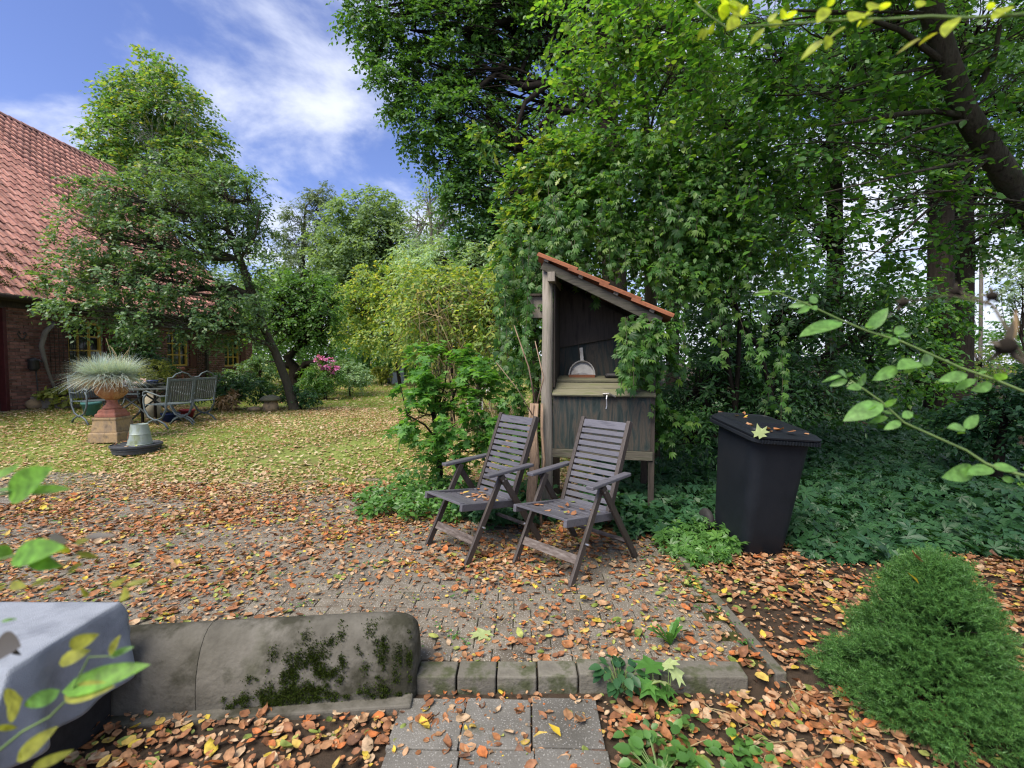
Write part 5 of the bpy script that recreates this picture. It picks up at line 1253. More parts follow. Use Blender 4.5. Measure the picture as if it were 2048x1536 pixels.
# ---- small japanese maple by the chairs
def maple_extra(t):
    mb = MB()
    for pts, rs in (([gp(878, 5.6), at(868, 840, 5.5), at(850, 780, 5.5), at(830, 730, 5.5)], [.02, .017, .013, .006]), ([at(870, 850, 5.5), at(905, 800, 5.4), at(925, 740, 5.3)], [.015, .012, .006]),
                    ([at(875, 880, 5.5), at(850, 850, 5.4), at(815, 830, 5.3), at(800, 770, 5.3)], [.014, .011, .009, .004]), ([at(868, 840, 5.5), at(890, 770, 5.5), at(895, 710, 5.5)], [.014, .01, .005])):
        mb.tube(pts, rs, 7, False)
    mb.build('stem', M['bark_dark'], t, world=True, smooth=True)
tree('japanese_maple', 'small green maple with lobed leaves behind the farther chair', 'tree', [(gp(882, 5.6), .03), (at(878, 890, 5.55), .026), (at(866, 830, 5.5), .02)],
     [lobe(880, 725, 70, 32, 5.5, .4), lobe(945, 730, 55, 40, 5.4, .4), lobe(895, 785, 80, 42, 5.3, .45), lobe(965, 790, 50, 50, 5.3, .35), lobe(840, 830, 45, 45, 5.2, .3), lobe(910, 850, 55, 40, 5.2, .3), lobe(960, 850, 35, 35, 5.1, .3), lobe(830, 770, 35, 35, 5.3, .3), lobe(900, 905, 50, 25, 5.2, .3), lobe(950, 900, 35, 30, 5.1, .25), lobe(860, 885, 30, 25, 5.2, .25)],
     105, 4, 6, .18, .072, T_MAPLE, M['maple'], M['bark_dark'], shell=.3, limb_r=.008, br_r=.004, sag=.5, upn=.9, twigs=.3, extra=maple_extra)

# ---- the great oak
oak_tr = [(gp(1235, 10.5), .30), (at(1230, 600, 10.5), .27), (at(1222, 420, 10.5), .24), (at(1216, 230, 10.5), .21), (at(1212, 100, 10.5), .18), (at(1208, -60, 10.5), .14), (at(1200, -250, 10.5), .08)]
def oak_extra(t):
    mb = MB()
    for pts, rs in (([at(1216, 230, 10.5), at(1160, 190, 10.2), at(1100, 165, 10), at(1050, 175, 9.8), at(1000, 150, 9.8), at(930, 110, 9.8)], [.13, .11, .09, .07, .05, .03]),
                    ([at(1100, 165, 10), at(1050, 205, 9.8), at(1035, 250, 9.7), at(1030, 300, 9.7)], [.06, .05, .035, .02]),
                    ([at(1212, 100, 10.5), at(1130, 60, 10.2), at(1060, 95, 10), at(1040, 150, 9.9)], [.09, .08, .06, .03]),
                    ([at(1208, 0, 10.5), at(1100, 20, 10), at(980, 50, 9.8), at(880, 70, 9.8), at(820, 60, 9.8)], [.1, .08, .06, .045, .02]),
                    ([at(1216, 230, 10.5), at(1110, 220, 10), at(1070, 260, 9.8)], [.06, .05, .03]), ([at(1060, 60, 10), at(990, 150, 9.8), at(900, 220, 9.6), at(850, 260, 9.6)], [.06, .05, .035, .015]),
                    ([at(1000, -40, 10), at(900, 0, 9.8), at(800, 30, 9.7), at(740, 20, 9.7)], [.07, .05, .035, .015])):
        mb.tube(pts, rs, 8, False)
    mb.build('limb', M['bark_dark'], t, world=True, smooth=True)
tree('oak_tree', 'great oak whose crown fills the top centre against the sky', 'tree', oak_tr,
     [lobe(740, 20, 55, 50, 9.7), lobe(760, 100, 45, 45, 9.7), lobe(830, 60, 60, 50, 9.7), lobe(800, 170, 55, 50, 9.7), lobe(880, 150, 60, 55, 9.8), lobe(850, 240, 65, 55, 9.7), lobe(930, 230, 65, 60, 9.8), lobe(900, 320, 60, 50, 9.7), lobe(960, 330, 55, 60, 9.9),
      lobe(930, 400, 50, 50, 9.8), lobe(970, 440, 45, 50, 10), lobe(940, 480, 30, 30, 9.8), lobe(930, 60, 65, 55, 9.9), lobe(1010, 30, 70, 60, 10), lobe(990, 130, 55, 40, 10.2), lobe(1080, 60, 60, 60, 10.2), lobe(830, -60, 90, 60, 10), lobe(960, -80, 100, 70, 10), lobe(1100, -60, 110, 70, 10.4), lobe(1220, -40, 100, 90, 10.8), lobe(1150, 100, 50, 40, 10.6), lobe(1030, 400, 50, 60, 10.4), lobe(1010, 500, 45, 50, 10.6), lobe(1000, 250, 50, 40, 10.6)],
     1250, 6, 9, .32, .095, T_DIA, M['oak'], M['bark_dark'], limb_r=.04, br_r=.012, shell=.35, sag=.45, extra=oak_extra, tmix=(T_OV, .4))
# back side of that oak and neighbours: pale sunlit trees seen through the gaps
tree('forest_tree', 'leafy tree filling the gaps behind the great oak', 'tree', [(gp(1120, 17), .25), (at(1115, 500, 17), .22), (at(1105, 300, 17), .15), (at(1100, 200, 17), .06)],
     [lobe(1090, 250, 100, 70, 17, 2), lobe(1150, 330, 100, 80, 17, 2), lobe(1040, 400, 70, 80, 17, 1.5), lobe(1120, 450, 90, 90, 17, 1.5), lobe(1230, 300, 90, 110, 17, 1.5), lobe(1300, 150, 100, 120, 17, 1.5)], 330, 5, 7, .6, .16, T_DIA, M['lowtree'], M['bark_dark'], limb_r=.07, br_r=.03, shell=.3)
# ---- young oak with big pale leaves beside the creeper
tree('young_oak', 'young oak with large pale lobed leaves left of the creeper', 'tree', [(gp(1075, 6.2), .05), (at(1070, 640, 6.2), .045), (at(1066, 450, 6.1), .035), (at(1060, 320, 6.0), .02)],
     [lobe(1085, 330, 50, 40, 5.7, .35), lobe(1045, 400, 40, 40, 5.8, .3), lobe(1110, 400, 60, 50, 5.7, .4), lobe(1060, 470, 60, 45, 5.8, .4), lobe(1150, 330, 50, 45, 5.6, .35), lobe(1000, 270, 45, 10, 5.8, .12), lobe(1040, 540, 40, 50, 5.9, .3)],
     170, 4, 7, .2, .105, T_OAK, M['oak_light'], M['bark_dark'], limb_r=.018, br_r=.006, shell=.3, sag=.35, twigs=.5)
# ---- creeper falling over the shelter
def creeper():
    t = thing('virginia_creeper', 'curtain of creeper leaves hanging over the roof and right side of the shelter', 'climber', gp(1330, 5.4))
    lobes = [lobe(1180, 420, 110, 70, 5.3, .35), lobe(1290, 400, 110, 80, 5.2, .4), lobe(1400, 430, 100, 90, 5.2, .4), lobe(1270, 320, 90, 60, 5.3, .4), lobe(1390, 330, 100, 80, 5.3, .45), lobe(1480, 380, 90, 90, 5.3, .4),
             lobe(1100, 500, 60, 40, 5.5, .3), lobe(1200, 490, 90, 35, 5.25, .3), lobe(1350, 520, 70, 50, 5.1, .3), lobe(1450, 500, 80, 60, 5.2, .35)]
    C, O, I = clumps(lobes, 430, .05)
    O = nrm(O * np.array([1, 1, .6]) + np.array([-.1, -.25, -.15]) + rng.normal(0, .35, O.shape))
    lb = LB(); tw = MB()
    sprays(lb, C, O, 4, .28, 7, .07, T_HANG, 1.0, .6, .7, side=.5, tmix=(T_OV, .25), tw=(tw, .35), twr=.0025)
    # hanging strands
    P = []; N = []; D = []; S = []
    strands = [(R.uniform(1090, 1560), R.uniform(330, 520), R.uniform(.35, 1.0)) for _ in range(75)] + [(R.uniform(1000, 1090), R.uniform(430, 560), R.uniform(.5, 1.4)) for _ in range(22)] + \
              [(R.uniform(1330, 1580), R.uniform(560, 720), R.uniform(.4, .9)) for _ in range(10)] + [(R.uniform(1240, 1330), R.uniform(610, 680), R.uniform(.3, .6)) for _ in range(34)]
    for (px, py, ln) in strands:
        Y = R.uniform(4.75, 5.3) if py < 560 or px > 1340 else R.uniform(4.35, 4.6)
        if px < 1090: Y = R.uniform(4.95, 5.4)
        if 1090 < px < 1330 and py < 560: ln *= .6
        p = at(px, py, Y); pts = []; v = Vector((R.gauss(0, .12), R.gauss(-.05, .12), -1)).normalized()
        k = int(ln / .045)
        for j in range(k):
            p = p + v * .045 + Vector((R.gauss(0, .006), R.gauss(0, .006), 0)); pts.append(p.copy())
            for _ in range(R.choice((1, 1, 2))):
                a = R.uniform(0, 6.28)
                P.append(p + Vector((R.gauss(0, .025), R.gauss(0, .025), 0))); N.append((R.gauss(-.15, .4), R.gauss(-.75, .35), R.gauss(.45, .3))); D.append((math.cos(a) * .7, R.gauss(-.25, .3), -.7 + R.gauss(0, .3))); S.append(R.uniform(.035, .095))
        if len(pts) > 2: tw.tube(pts[::3] + [pts[-1]], .0028, 3, False)
    lb.add(np.array([p[:] for p in P]), np.array(N), np.array(D), np.array(S), T_HANG)
    # around the cabinet's right corner and behind the shelter
    lb2 = [lobe(1300, 680, 45, 40, 4.5, .12), lobe(1315, 760, 35, 70, 4.75, .15), lobe(1280, 700, 30, 30, 4.55, .1), lobe(1345, 850, 25, 60, 4.9, .15), lobe(1068, 620, 25, 120, 5.15, .12), lobe(1055, 760, 40, 110, 5.2, .15), lobe(1040, 880, 40, 70, 5.1, .2)]
    C, O, I = clumps(lb2, 110, .3); O = nrm(O + np.array([0, -.7, 0])); sprays(lb, C, O, 3, .16, 5, .075, T_HANG, .6, .6, .8, side=.5, tw=(tw, .4), twr=.0025)
    tw.build('stems', M['twig'], t, world=True)['kind'] = 'stuff'
    lb.build('foliage', M['creeper'], t)
    mb = MB()
    for (a, b, c) in (((1470, 860), (1480, 640), (1420, 430)), ((1500, 870), (1440, 620), (1330, 380)), ((1600, 860), (1520, 700), (1430, 560))):
        mb.tube([gp(a[0], 5.7), at(*b, 5.6), at(*c, 5.6)], [.03, .025, .015], 6, False)
    mb.build('stem', M['bark_dark'], t, world=True, smooth=True)
creeper()
tree('hazel_tree', 'light green hazel with long drooping twigs above the shelter at top centre', 'tree', [(gp(1310, 6.6), .09), (at(1300, 520, 6.6), .08), (at(1295, 300, 6.4), .06), (at(1280, 120, 6.2), .05), (at(1270, -60, 6), .03)],
     [lobe(1180, 180, 90, 50, 5.8, .5), lobe(1250, 90, 110, 60, 5.7, .6), lobe(1340, 150, 100, 60, 5.6, .6), lobe(1380, 40, 110, 60, 5.6, .6), lobe(1160, 60, 70, 60, 6, .5), lobe(1200, 270, 70, 40, 5.7, .4), lobe(1290, 240, 80, 40, 5.5, .4), lobe(1130, 290, 50, 30, 5.8, .3), lobe(1300, -40, 160, 50, 5.8, .6), lobe(1410, 240, 70, 50, 5.3, .4)],
     210, 4, 8, .42, .07, T_ROUND, M['hazel_light'], M['bark'], limb_r=.02, br_r=.006, shell=.1, sag=.75, upn=.9, twigs=.8, twr=.0024)
# ---- leaning hazel on the right
hz_tr = [(Vector((6.6, 5.6, 0)), .155), (at(2180, 640, 5.2), .135), (at(2050, 410, 4.9), .115), (at(1985, 310, 4.7), .105), (at(1930, 225, 4.6), .095), (at(1895, 130, 4.5), .095), (at(1865, 30, 4.4), .085), (at(1845, -80, 4.3), .07)]
def hz_extra(t):
    mb = MB(); lb = LB(); tw = MB()
    for pts, rs in (([at(1930, 232, 4.6), at(1870, 222, 4.5), at(1800, 228, 4.4), at(1730, 240, 4.3), at(1660, 252, 4.25)], [.03, .025, .022, .016, .008]), ([at(1940, 240, 4.6), at(1900, 246, 4.4), at(1840, 262, 4.3), at(1760, 300, 4.2)], [.018, .014, .01, .005]),
                    ([at(1935, 215, 4.6), at(1960, 170, 4.5), at(1990, 110, 4.4), at(2000, 50, 4.3)], [.03, .024, .02, .015]), ([at(1895, 130, 4.5), at(1800, 60, 4.3), at(1700, 25, 4.2), at(1580, 20, 4.1)], [.03, .022, .016, .008]),
                    ([at(1985, 310, 4.7), at(1900, 330, 4.5), at(1800, 350, 4.3), at(1650, 385, 4.1)], [.022, .016, .01, .005]), ([at(1985, 310, 4.7), at(1900, 380, 4.6), at(1800, 470, 4.5), at(1700, 540, 4.4)], [.02, .015, .01, .005])):
        mb.tube(pts, rs, 8, False)
    mb.build('limb', M['bark'], t, world=True, smooth=True)
tree('hazel_tree', 'leaning hazel tree with drooping leafy branches at the upper right', 'tree', hz_tr,
     [lobe(1450, 60, 110, 70, 4.6, .6), lobe(1600, 50, 110, 70, 4.4, .6), lobe(1750, 40, 110, 70, 4.3, .6), lobe(1480, 180, 110, 80, 4.8, .6), lobe(1620, 170, 110, 80, 4.6, .6), lobe(1760, 160, 100, 70, 4.6, .7), lobe(1560, 290, 110, 75, 4.7, .6), lobe(1700, 290, 110, 70, 4.5, .6), lobe(1830, 270, 80, 60, 4.9, .6),
      lobe(1650, 400, 100, 60, 4.7, .5), lobe(1780, 400, 100, 60, 4.6, .6), lobe(1930, 60, 90, 80, 4.6, .6), lobe(2030, 150, 80, 80, 4.5, .6), lobe(2010, 330, 70, 60, 4.6, .5), lobe(1900, 440, 80, 45, 4.8, .5), lobe(1560, 470, 90, 60, 5, .5), lobe(2010, 450, 70, 40, 4.8, .5), lobe(1720, 500, 90, 40, 5, .5), lobe(1400, -60, 160, 60, 4.7, .8), lobe(1750, -80, 200, 70, 4.5, .8), lobe(2080, 20, 100, 100, 4.5, .7)] + [(np.array(c_), np.array((1.15, 1.15, .55))) for c_ in ((2.0, .2, 5.9), (2.6, 0, 6), (4.2, .5, 6.1), (3, 1.9, 6.3), (5, 2, 6.2), (4.5, -1.5, 6), (2.6, -1.6, 6), (6, .2, 6), (6, -1.6, 6), (3.6, -.8, 6.8), (2.2, 3, 5.7), (3.6, 3.4, 5.9), (5, 3.6, 6), (2.4, 4.2, 6.3), (6.5, 3, 6), (4, 4.6, 6.4), (6, 5, 6.6))],  # last lobes lie unseen overhead, added to shade the right side
     1050, 4, 8, .34, .07, T_ROUND, M['hazel'], M['bark'], limb_r=.012, br_r=.004, shell=.15, sag=.5, upn=1.0, twigs=.8, extra=hz_extra, twr=.0022)
# ---- dark thicket behind the bin
def thicket(label, lobes, n, size, T, mat, L_=.3, Y=7, px=1500, nl=7, ks=5, name='shrub', **k):
    p0 = gp(px, Y); c = Vector(lobes[0][0])
    return tree(name, label, 'shrub', [(p0, .06), (p0.lerp(c, .5), .05), (c, .03)], lobes, n, ks, nl, L_, size, T, mat, M['bark_dark'], limb_r=.03, br_r=.01, shell=.25, **k)
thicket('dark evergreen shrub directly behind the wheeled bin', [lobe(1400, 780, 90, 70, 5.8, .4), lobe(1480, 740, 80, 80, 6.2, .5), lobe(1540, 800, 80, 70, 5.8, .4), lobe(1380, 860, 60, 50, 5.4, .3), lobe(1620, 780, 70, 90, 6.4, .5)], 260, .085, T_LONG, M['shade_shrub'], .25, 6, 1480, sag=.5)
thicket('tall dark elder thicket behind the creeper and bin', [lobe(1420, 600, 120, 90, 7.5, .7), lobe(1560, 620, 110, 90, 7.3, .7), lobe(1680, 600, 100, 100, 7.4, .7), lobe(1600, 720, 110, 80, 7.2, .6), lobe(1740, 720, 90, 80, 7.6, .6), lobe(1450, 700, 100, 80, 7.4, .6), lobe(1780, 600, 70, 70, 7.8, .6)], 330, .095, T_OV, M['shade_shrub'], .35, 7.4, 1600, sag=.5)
thicket('light green understorey bush between the right trunks', [lobe(1820, 700, 60, 60, 9.5, .5), lobe(1780, 640, 60, 60, 9.8, .6), lobe(1870, 620, 50, 60, 9.6, .5), lobe(1850, 760, 60, 40, 9, .5)], 130, .11, T_OV, M['hazel'], .35, 9.5, 1820)
thicket('shrub at the far right edge above the ground cover', [lobe(2010, 830, 70, 45, 5.6, .4), lobe(1940, 850, 60, 40, 6, .4), lobe(2090, 790, 60, 60, 5.6, .4)], 130, .08, T_OV, M['ground_cover'], .22, 5.7, 2000)
# ---- forest trunks and their high crowns on the right
def forest(px, Y, r_, ytop, lobes, label, size=.13, n=160, mat='oak', bm='bark_dark'):
    tree('forest_tree', label, 'tree', [(gp(px, Y), r_ * 1.25), (gp(px, Y) + Vector((0, 0, .5)), r_), (at(px + 2, 500, Y), r_ * .9), (at(px, 250, Y), r_ * .8), (at(px - 6, ytop, Y), r_ * .5)], lobes, int(n * 1.35), 5, 8, .5, size, T_DIA, M[mat], M[bm], limb_r=.05, br_r=.018, shell=.2)
forest(1880, 10, .24, -100, [lobe(1800, 40, 160, 110, 10, 1.2), lobe(1950, 60, 130, 120, 10, 1.2), lobe(1700, 150, 130, 90, 10.5, 1.2), lobe(1820, 230, 120, 80, 10, 1), lobe(1880, 330, 80, 60, 10, .8)], 'thick dark forest trunk standing furthest right but one beyond the bin', n=260)
forest(1926, 12, .22, -100, [lobe(2050, 180, 130, 120, 12, 1.2), lobe(1990, 330, 90, 70, 12, 1), lobe(2080, 420, 60, 60, 12, 1), lobe(1940, 480, 70, 40, 12, .8)], 'greyish forest trunk just right of the thick dark trunk', n=190)
forest(1668, 12, .2, -100, [lobe(1560, 120, 140, 120, 12.5, 1.4), lobe(1660, 300, 130, 100, 12, 1.2), lobe(1540, 380, 120, 90, 12, 1.2), lobe(1440, 250, 110, 120, 13, 1.2), lobe(1650, 480, 110, 70, 12, 1)], 'dark trunk hidden in leaves above the wheeled bin', n=300)
forest(1961, 20, .07, 380, [lobe(1961, 420, 40, 60, 20), lobe(1990, 560, 50, 30, 20), lobe(1930, 590, 40, 24, 20)], 'thin bare young tree against the bright gap at right', n=26, bm='bark_grey')
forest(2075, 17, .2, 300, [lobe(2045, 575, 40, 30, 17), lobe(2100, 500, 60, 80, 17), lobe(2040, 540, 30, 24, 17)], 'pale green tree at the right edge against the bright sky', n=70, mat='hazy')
forest(1345, 15, .2, -100, [lobe(1350, 300, 120, 130, 15, 1.4), lobe(1300, 480, 100, 80, 14, 1.2), lobe(1420, 460, 110, 90, 15, 1.2), lobe(1380, 120, 120, 120, 15, 1.4)], 'trunk buried in foliage behind the creeper curtain', n=240)

# ================================================================== GROUND COVER
def cover(name, label, region, n, size, T, mat, hfun, cat='ground cover', density=None, nmul=.55):
    x0, x1, y0, y1 = region
    x = rng.uniform(x0, x1, n); y = y0 + (y1 - y0) * rng.uniform(0, 1, n) ** 1.5
    keep = density(x, y) > rng.uniform(0, 1, n); x, y = x[keep], y[keep]; n = len(x)
    h = hfun(x, y) * rng.uniform(.25, 1.05, n)
    P = np.stack([x, y, gz(x, y) + h], -1); a = rng.uniform(0, 2 * np.pi, n)
    D = np.stack([np.cos(a), np.sin(a) - .3, rng.normal(-.25, .35, n)], -1)
    N = np.stack([rng.normal(0, nmul, n), rng.normal(-.25, nmul, n), np.ones(n)], -1)
    lb = LB(); lb.add(P, N, D, size * np.clip(rng.lognormal(-.08, .35, n), .4, 1.8), T)
    o = lb.build(name, M[mat], None); tag(o, label, cat, kind='stuff'); return o
def bumpy(x, y, s=1.7): return .5 + .25 * np.sin(x * s + 1.3 * np.sin(y * 1.1)) + .25 * np.sin(y * s * 1.2 + x)
def d_right(x, y):
    edge = 4.32 - .22 * (x - 1.4) + .22 * np.sin(x * 3) + .12 * np.sin(x * 7.3)
    edge = np.where(x < 2.3, 4.3 - .15 * np.sin(x * 5), 3.72 + .1 * np.sin(x * 4) - .02 * (x - 2.3))
    binbox = (np.abs(x - 2.0) < .33) & (np.abs(y - 3.95) < .42)
    return np.where((y > edge) & ~binbox, 1.0, 0.0)
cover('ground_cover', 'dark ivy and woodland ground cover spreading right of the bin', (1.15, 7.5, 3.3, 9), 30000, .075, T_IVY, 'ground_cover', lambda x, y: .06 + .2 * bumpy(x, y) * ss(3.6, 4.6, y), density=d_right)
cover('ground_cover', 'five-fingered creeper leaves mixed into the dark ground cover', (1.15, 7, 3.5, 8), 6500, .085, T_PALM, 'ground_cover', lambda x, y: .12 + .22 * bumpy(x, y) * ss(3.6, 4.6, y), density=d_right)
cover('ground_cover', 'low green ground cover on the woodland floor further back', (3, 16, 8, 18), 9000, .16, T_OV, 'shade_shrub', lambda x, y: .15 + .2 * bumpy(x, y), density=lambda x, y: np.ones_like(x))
def blob(cx, cy, rx, ry): return lambda x, y: ((((x - cx) / rx) ** 2 + ((y - cy) / ry) ** 2) < 1 + .35 * np.sin(9 * np.arctan2(y - cy, x - cx))).astype(float)
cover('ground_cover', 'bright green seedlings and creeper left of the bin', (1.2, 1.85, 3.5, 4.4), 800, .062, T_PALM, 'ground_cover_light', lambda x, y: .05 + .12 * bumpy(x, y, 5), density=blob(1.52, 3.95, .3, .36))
cover('ground_cover', 'ivy beside the rear legs of the nearer chair', (.7, 1.75, 4.1, 5.2), 2600, .07, T_IVY, 'ground_cover', lambda x, y: .12 + .38 * bumpy(x, y, 4) * ss(4.15, 4.5, y), density=blob(1.2, 4.62, .55, .5))
cover('ground_cover', 'patch of leafy ground cover left of the farther chair', (-1.75, .1, 4.3, 6.0), 7500, .062, T_OV, 'ground_cover_light', lambda x, y: .06 + .27 * bumpy(x, y, 3.3) * np.clip(1.2 - ((x + .85) / .9) ** 2, .15, 1), density=blob(-.8, 5.1, .85, .55))
cover('ground_cover', 'darker ivy round the foot of the log post', (-.6, .6, 4.3, 5.6), 2200, .065, T_IVY, 'ground_cover', lambda x, y: .06 + .3 * bumpy(x, y, 4), density=blob(-.05, 4.9, .5, .6))

# ---- grass of the lawn
def lawn():
    n = 130000
    y = 5.6 + 22 * rng.uniform(0, 1, n) ** 1.8; xw = y * 1.15
    x = rng.uniform(-1, 0.05, n) * xw + rng.uniform(0, 1.2, n)
    k = np.sin(x * 1.9 + 2 * np.sin(y * .7)) + np.sin(y * 2.3 + 1.5 * np.sin(x * 1.3)) + rng.normal(0, .5, n)
    edge = ss(5.6, 7.0, y + .4 * np.sin(x * 2.0))
    keep = (k > -.4) & (rng.uniform(0, 1, n) < edge) & (x > -10.6); x, y = x[keep], y[keep]; n = len(x)
    sc_ = np.clip(y / 9, .7, 2.2); a = rng.uniform(0, 6.28, n)
    P = np.stack([x, y, gz(x, y) - .012], -1); L_ = rng.uniform(.025, .07, n) * sc_ ** .5
    up_ = np.stack([rng.normal(0, .5, n), rng.normal(0, .5, n), np.ones(n)], -1); sd_ = np.stack([np.cos(a), np.sin(a), 0 * a], -1) * (.0035 * sc_)[:, None]
    V = np.stack([P - sd_, P + sd_, P + up_ * L_[:, None]], 1).reshape(-1, 3); F = np.arange(3 * n).reshape(-1, 3)
    o = link('grass', arr_mesh('grass', V, F), M['grass']); tag(o, 'short patchy grass of the leaf strewn lawn', 'grass', kind='stuff')
lawn()
# ---- tufts growing in the joints and bed
def weeds(name, label, pts, T, size, nl, mat, sp=.05, h=.05):
    lb = LB(); P = []; N = []; D = []; S = []
    for (x, y) in pts:
        for k in range(nl):
            a = R.uniform(0, 6.28); r_ = R.uniform(0, sp)
            P.append((x + r_ * math.cos(a), y + r_ * math.sin(a), float(gz(x, y)) + R.uniform(.005, h))); D.append((math.cos(a), math.sin(a), R.uniform(-.1, .5))); N.append((R.gauss(0, .35), R.gauss(0, .35), 1)); S.append(size * R.uniform(.6, 1.2))
    lb.add(np.array(P), np.array(N), np.array(D), np.array(S), T)
    return tag(lb.build(name, M[mat], None), label, 'weeds', kind='stuff')
wp = []
for _ in range(90):
    y = R.uniform(2.5, 5.6); x = R.uniform(-4.5, 1.3); wp.append((x, y))
wp += [(1.28 + R.gauss(0, .05), R.uniform(2.5, 4.2)) for _ in range(26)]
weeds('weeds', 'tiny green weeds sprouting between the paving bricks', wp, T_OV, .024, 8, 'weed', .035, .03)
weeds('bed_weeds', 'small round-leaved weeds in the bed below the kerb', [(R.uniform(.48, 1.15), R.uniform(1.62, 2.12)) for _ in range(16)] + [(R.uniform(.45, .75), R.uniform(1.7, 1.95)) for _ in range(10)], T_ROUND, .05, 9, 'ground_cover_light', .06, .06)
def dandelion():
    c = Vector((.865, 2.56, 0)); t = thing('dandelion', 'toothed dandelion weed growing up behind the kerb', 'weed', c)
    for k in range(11):
        a = R.uniform(0, 6.28); L_ = R.uniform(.14, .23); el = R.uniform(.8, 1.4); d = Vector((math.cos(a) * math.cos(el), math.sin(a) * math.cos(el), math.sin(el))); sd_ = Vector((-math.sin(a), math.cos(a), 0))
        V = []; F = []
        for j in range(9):
            s_ = j / 8; p = c + d * L_ * s_ - Vector((0, 0, .35 * L_ * s_ * s_)); wd = (.006 + .022 * s_ ** .8 * (1.15 - s_) * (1.5 if j % 2 else .75)) if j < 8 else .001
            V += [p - sd_ * wd + Vector((0, 0, .004)), p, p + sd_ * wd + Vector((0, 0, .004))]
        for j in range(8):
            for m_ in range(2): F.append((3 * j + m_, 3 * j + m_ + 1, 3 * j + m_ + 4, 3 * j + m_ + 3))
        mb = MB(); mb.add(V, F); mb.build('leaf', M['weed'], t, world=True)
dandelion()
def clump_plant(name, label, c, n, size, T, mat, sp, h, cat='plant'):
    t = thing(name, label, cat, c)
    mb = MB()
    P = []; N = []; D = []
    for k in range(n):
        a = R.uniform(0, 6.28); r_ = sp * math.sqrt(R.random()); p = Vector((c[0] + r_ * math.cos(a), c[1] + r_ * math.sin(a), c[2] + h * R.uniform(.4, 1)))
        mb.tube([c, Vector(c).lerp(p, .6) + Vector((0, 0, .01)), p], .0018, 4, False)
        P.append(p[:]); D.append((math.cos(a), math.sin(a) - .3, R.uniform(-.3, .2))); N.append((R.gauss(0, .3), R.gauss(-.2, .3), 1))
    mb.build('stems', M['stem_green'], t, world=True)
    lb = LB(); lb.add(np.array(P), np.array(N), np.array(D), np.full(n, size) * rng.uniform(.7, 1.2, n), T); lb.build('foliage', M[mat], t)
    return t
clump_plant('strawberry_weed', 'dark round-leaved weed growing over the kerb gap', Vector((.52, 2.24, -.05)), 40, .055, T_ROUND, 'ground_cover', .1, .15)
clump_plant('seedling', 'maple-like green seedling in front of the kerb', Vector((.67, 2.2, -.055)), 5, .10, T_MAPLE, 'weed', .07, .15)
clump_plant('seedling', 'pale yellow-green lobed seedling leaf by the kerb', Vector((.74, 2.2, -.055)), 3, .085, T_MAPLE, 'fallen_pale', .04, .16)
clump_plant('bed_plant', 'round-leaved plant at the lower edge beside the path slabs', Vector((.56, 1.74, -.055)), 34, .06, T_ROUND, 'ground_cover_light', .12, .1)
clump_plant('sapling', 'thin sapling with broad pale leaves left of the farther chair', Vector((-.95, 5.3, .02)), 16, .13, T_OV, 'ground_cover_light', .22, .75)

# ================================================================== FALLEN LEAVES
T_LEAF = fan([(0, -.12, .0), (.03, 0, 0), (.2, .15, .04), (.3, .4, .05), (.22, .7, .02), (0, 1, -.05), (-.2, .72, .05), (-.3, .42, .08), (-.22, .17, .03), (-.03, 0, 0)], .45)
T_LEAF2 = fan([(0, 0, 0), (.28, .1, .03), (.42, .4, .1), (.25, .72, .04), (.05, .9, 0), (-.27, .68, .06), (-.38, .38, .02), (-.3, .1, .06)], .4)
def fallen(label, n, xr, yr, sz, dens, name='fallen_leaves', T4=None):
    x = rng.uniform(*xr, n); y = rng.uniform(*yr, n)
    keep = rng.uniform(0, 1, n) < dens(x, y); x, y = x[keep], y[keep]; n = len(x)
    lb = LB(); idx = rng.integers(0, 6, n)
    for i in range(6):
        m_ = idx == i; k = m_.sum(); a = rng.uniform(0, 6.28, k)
        P = np.stack([x[m_], y[m_], gz(x[m_], y[m_]) + .003 + rng.uniform(0, .012, k)], -1); D = np.stack([np.cos(a), np.sin(a), rng.normal(0, .12, k)], -1)
        tl_ = .3 if i < 4 else .1
        N = np.stack([rng.normal(0, tl_, k), rng.normal(0, tl_, k), np.ones(k)], -1); lb.add(P, N, D, sz * np.clip(rng.lognormal(0, .3, k), .45, 1.9), (T_CURLS + [T_LEAF, T_LEAF2])[i] if T4 is None else T4)
    return tag(lb.build(name, M['fallen' if T4 is None else 'fallen_tan'], None), label, 'leaves', kind='stuff')
def el(x, y, cx, cy, rx, ry): return np.exp(-(((x - cx) / rx) ** 2 + ((y - cy) / ry) ** 2) ** 2)
def patchy(x, y): return np.clip(.62 + .3 * np.sin(3.1 * x + 2 * np.sin(2.3 * y)) + .25 * np.sin(4.3 * y + 1.7 * np.sin(2.9 * x)) , .22, 1)
def d_patio(x, y):
    d = patchy(x, y) * (1 - .93 * el(x, y, -.75, 3.02, 1.5, .42)) * (1 - .6 * el(x, y, .75, 2.9, .5, .5)) * (1 - .5 * el(x, y, -2.3, 3.9, 1.2, .5))
    onwall = (y < 2.62 + .1 * (x + .47)) & (x < -.42)
    return np.where(onwall, 0, np.where((y > 2.25) & (y < 2.4) & (x < 1.3), .2, d))
fallen('dry orange and brown leaves scattered over the brick paving', 28500, (-5.5, 1.33), (2.25, 5.9), .044, d_patio)
fallen('dry leaves on the bare soil right of the paving', 9500, (1.36, 4.6), (1.5, 4.5), .045, lambda x, y: patchy(x, y) * np.where(d_right(x, y) > 0, .12, 1))
fallen('thick drift of orange leaves below the kerb and low wall', 2800, (-2.1, 1.6), (1.35, 2.24), .044, lambda x, y: np.where((y > 2.12) & (x < -.4), 0, np.where(np.abs(x + .06) < .48, .42 + .3 * el(x, y, -.1, 2.1, .5, .12), .95)))
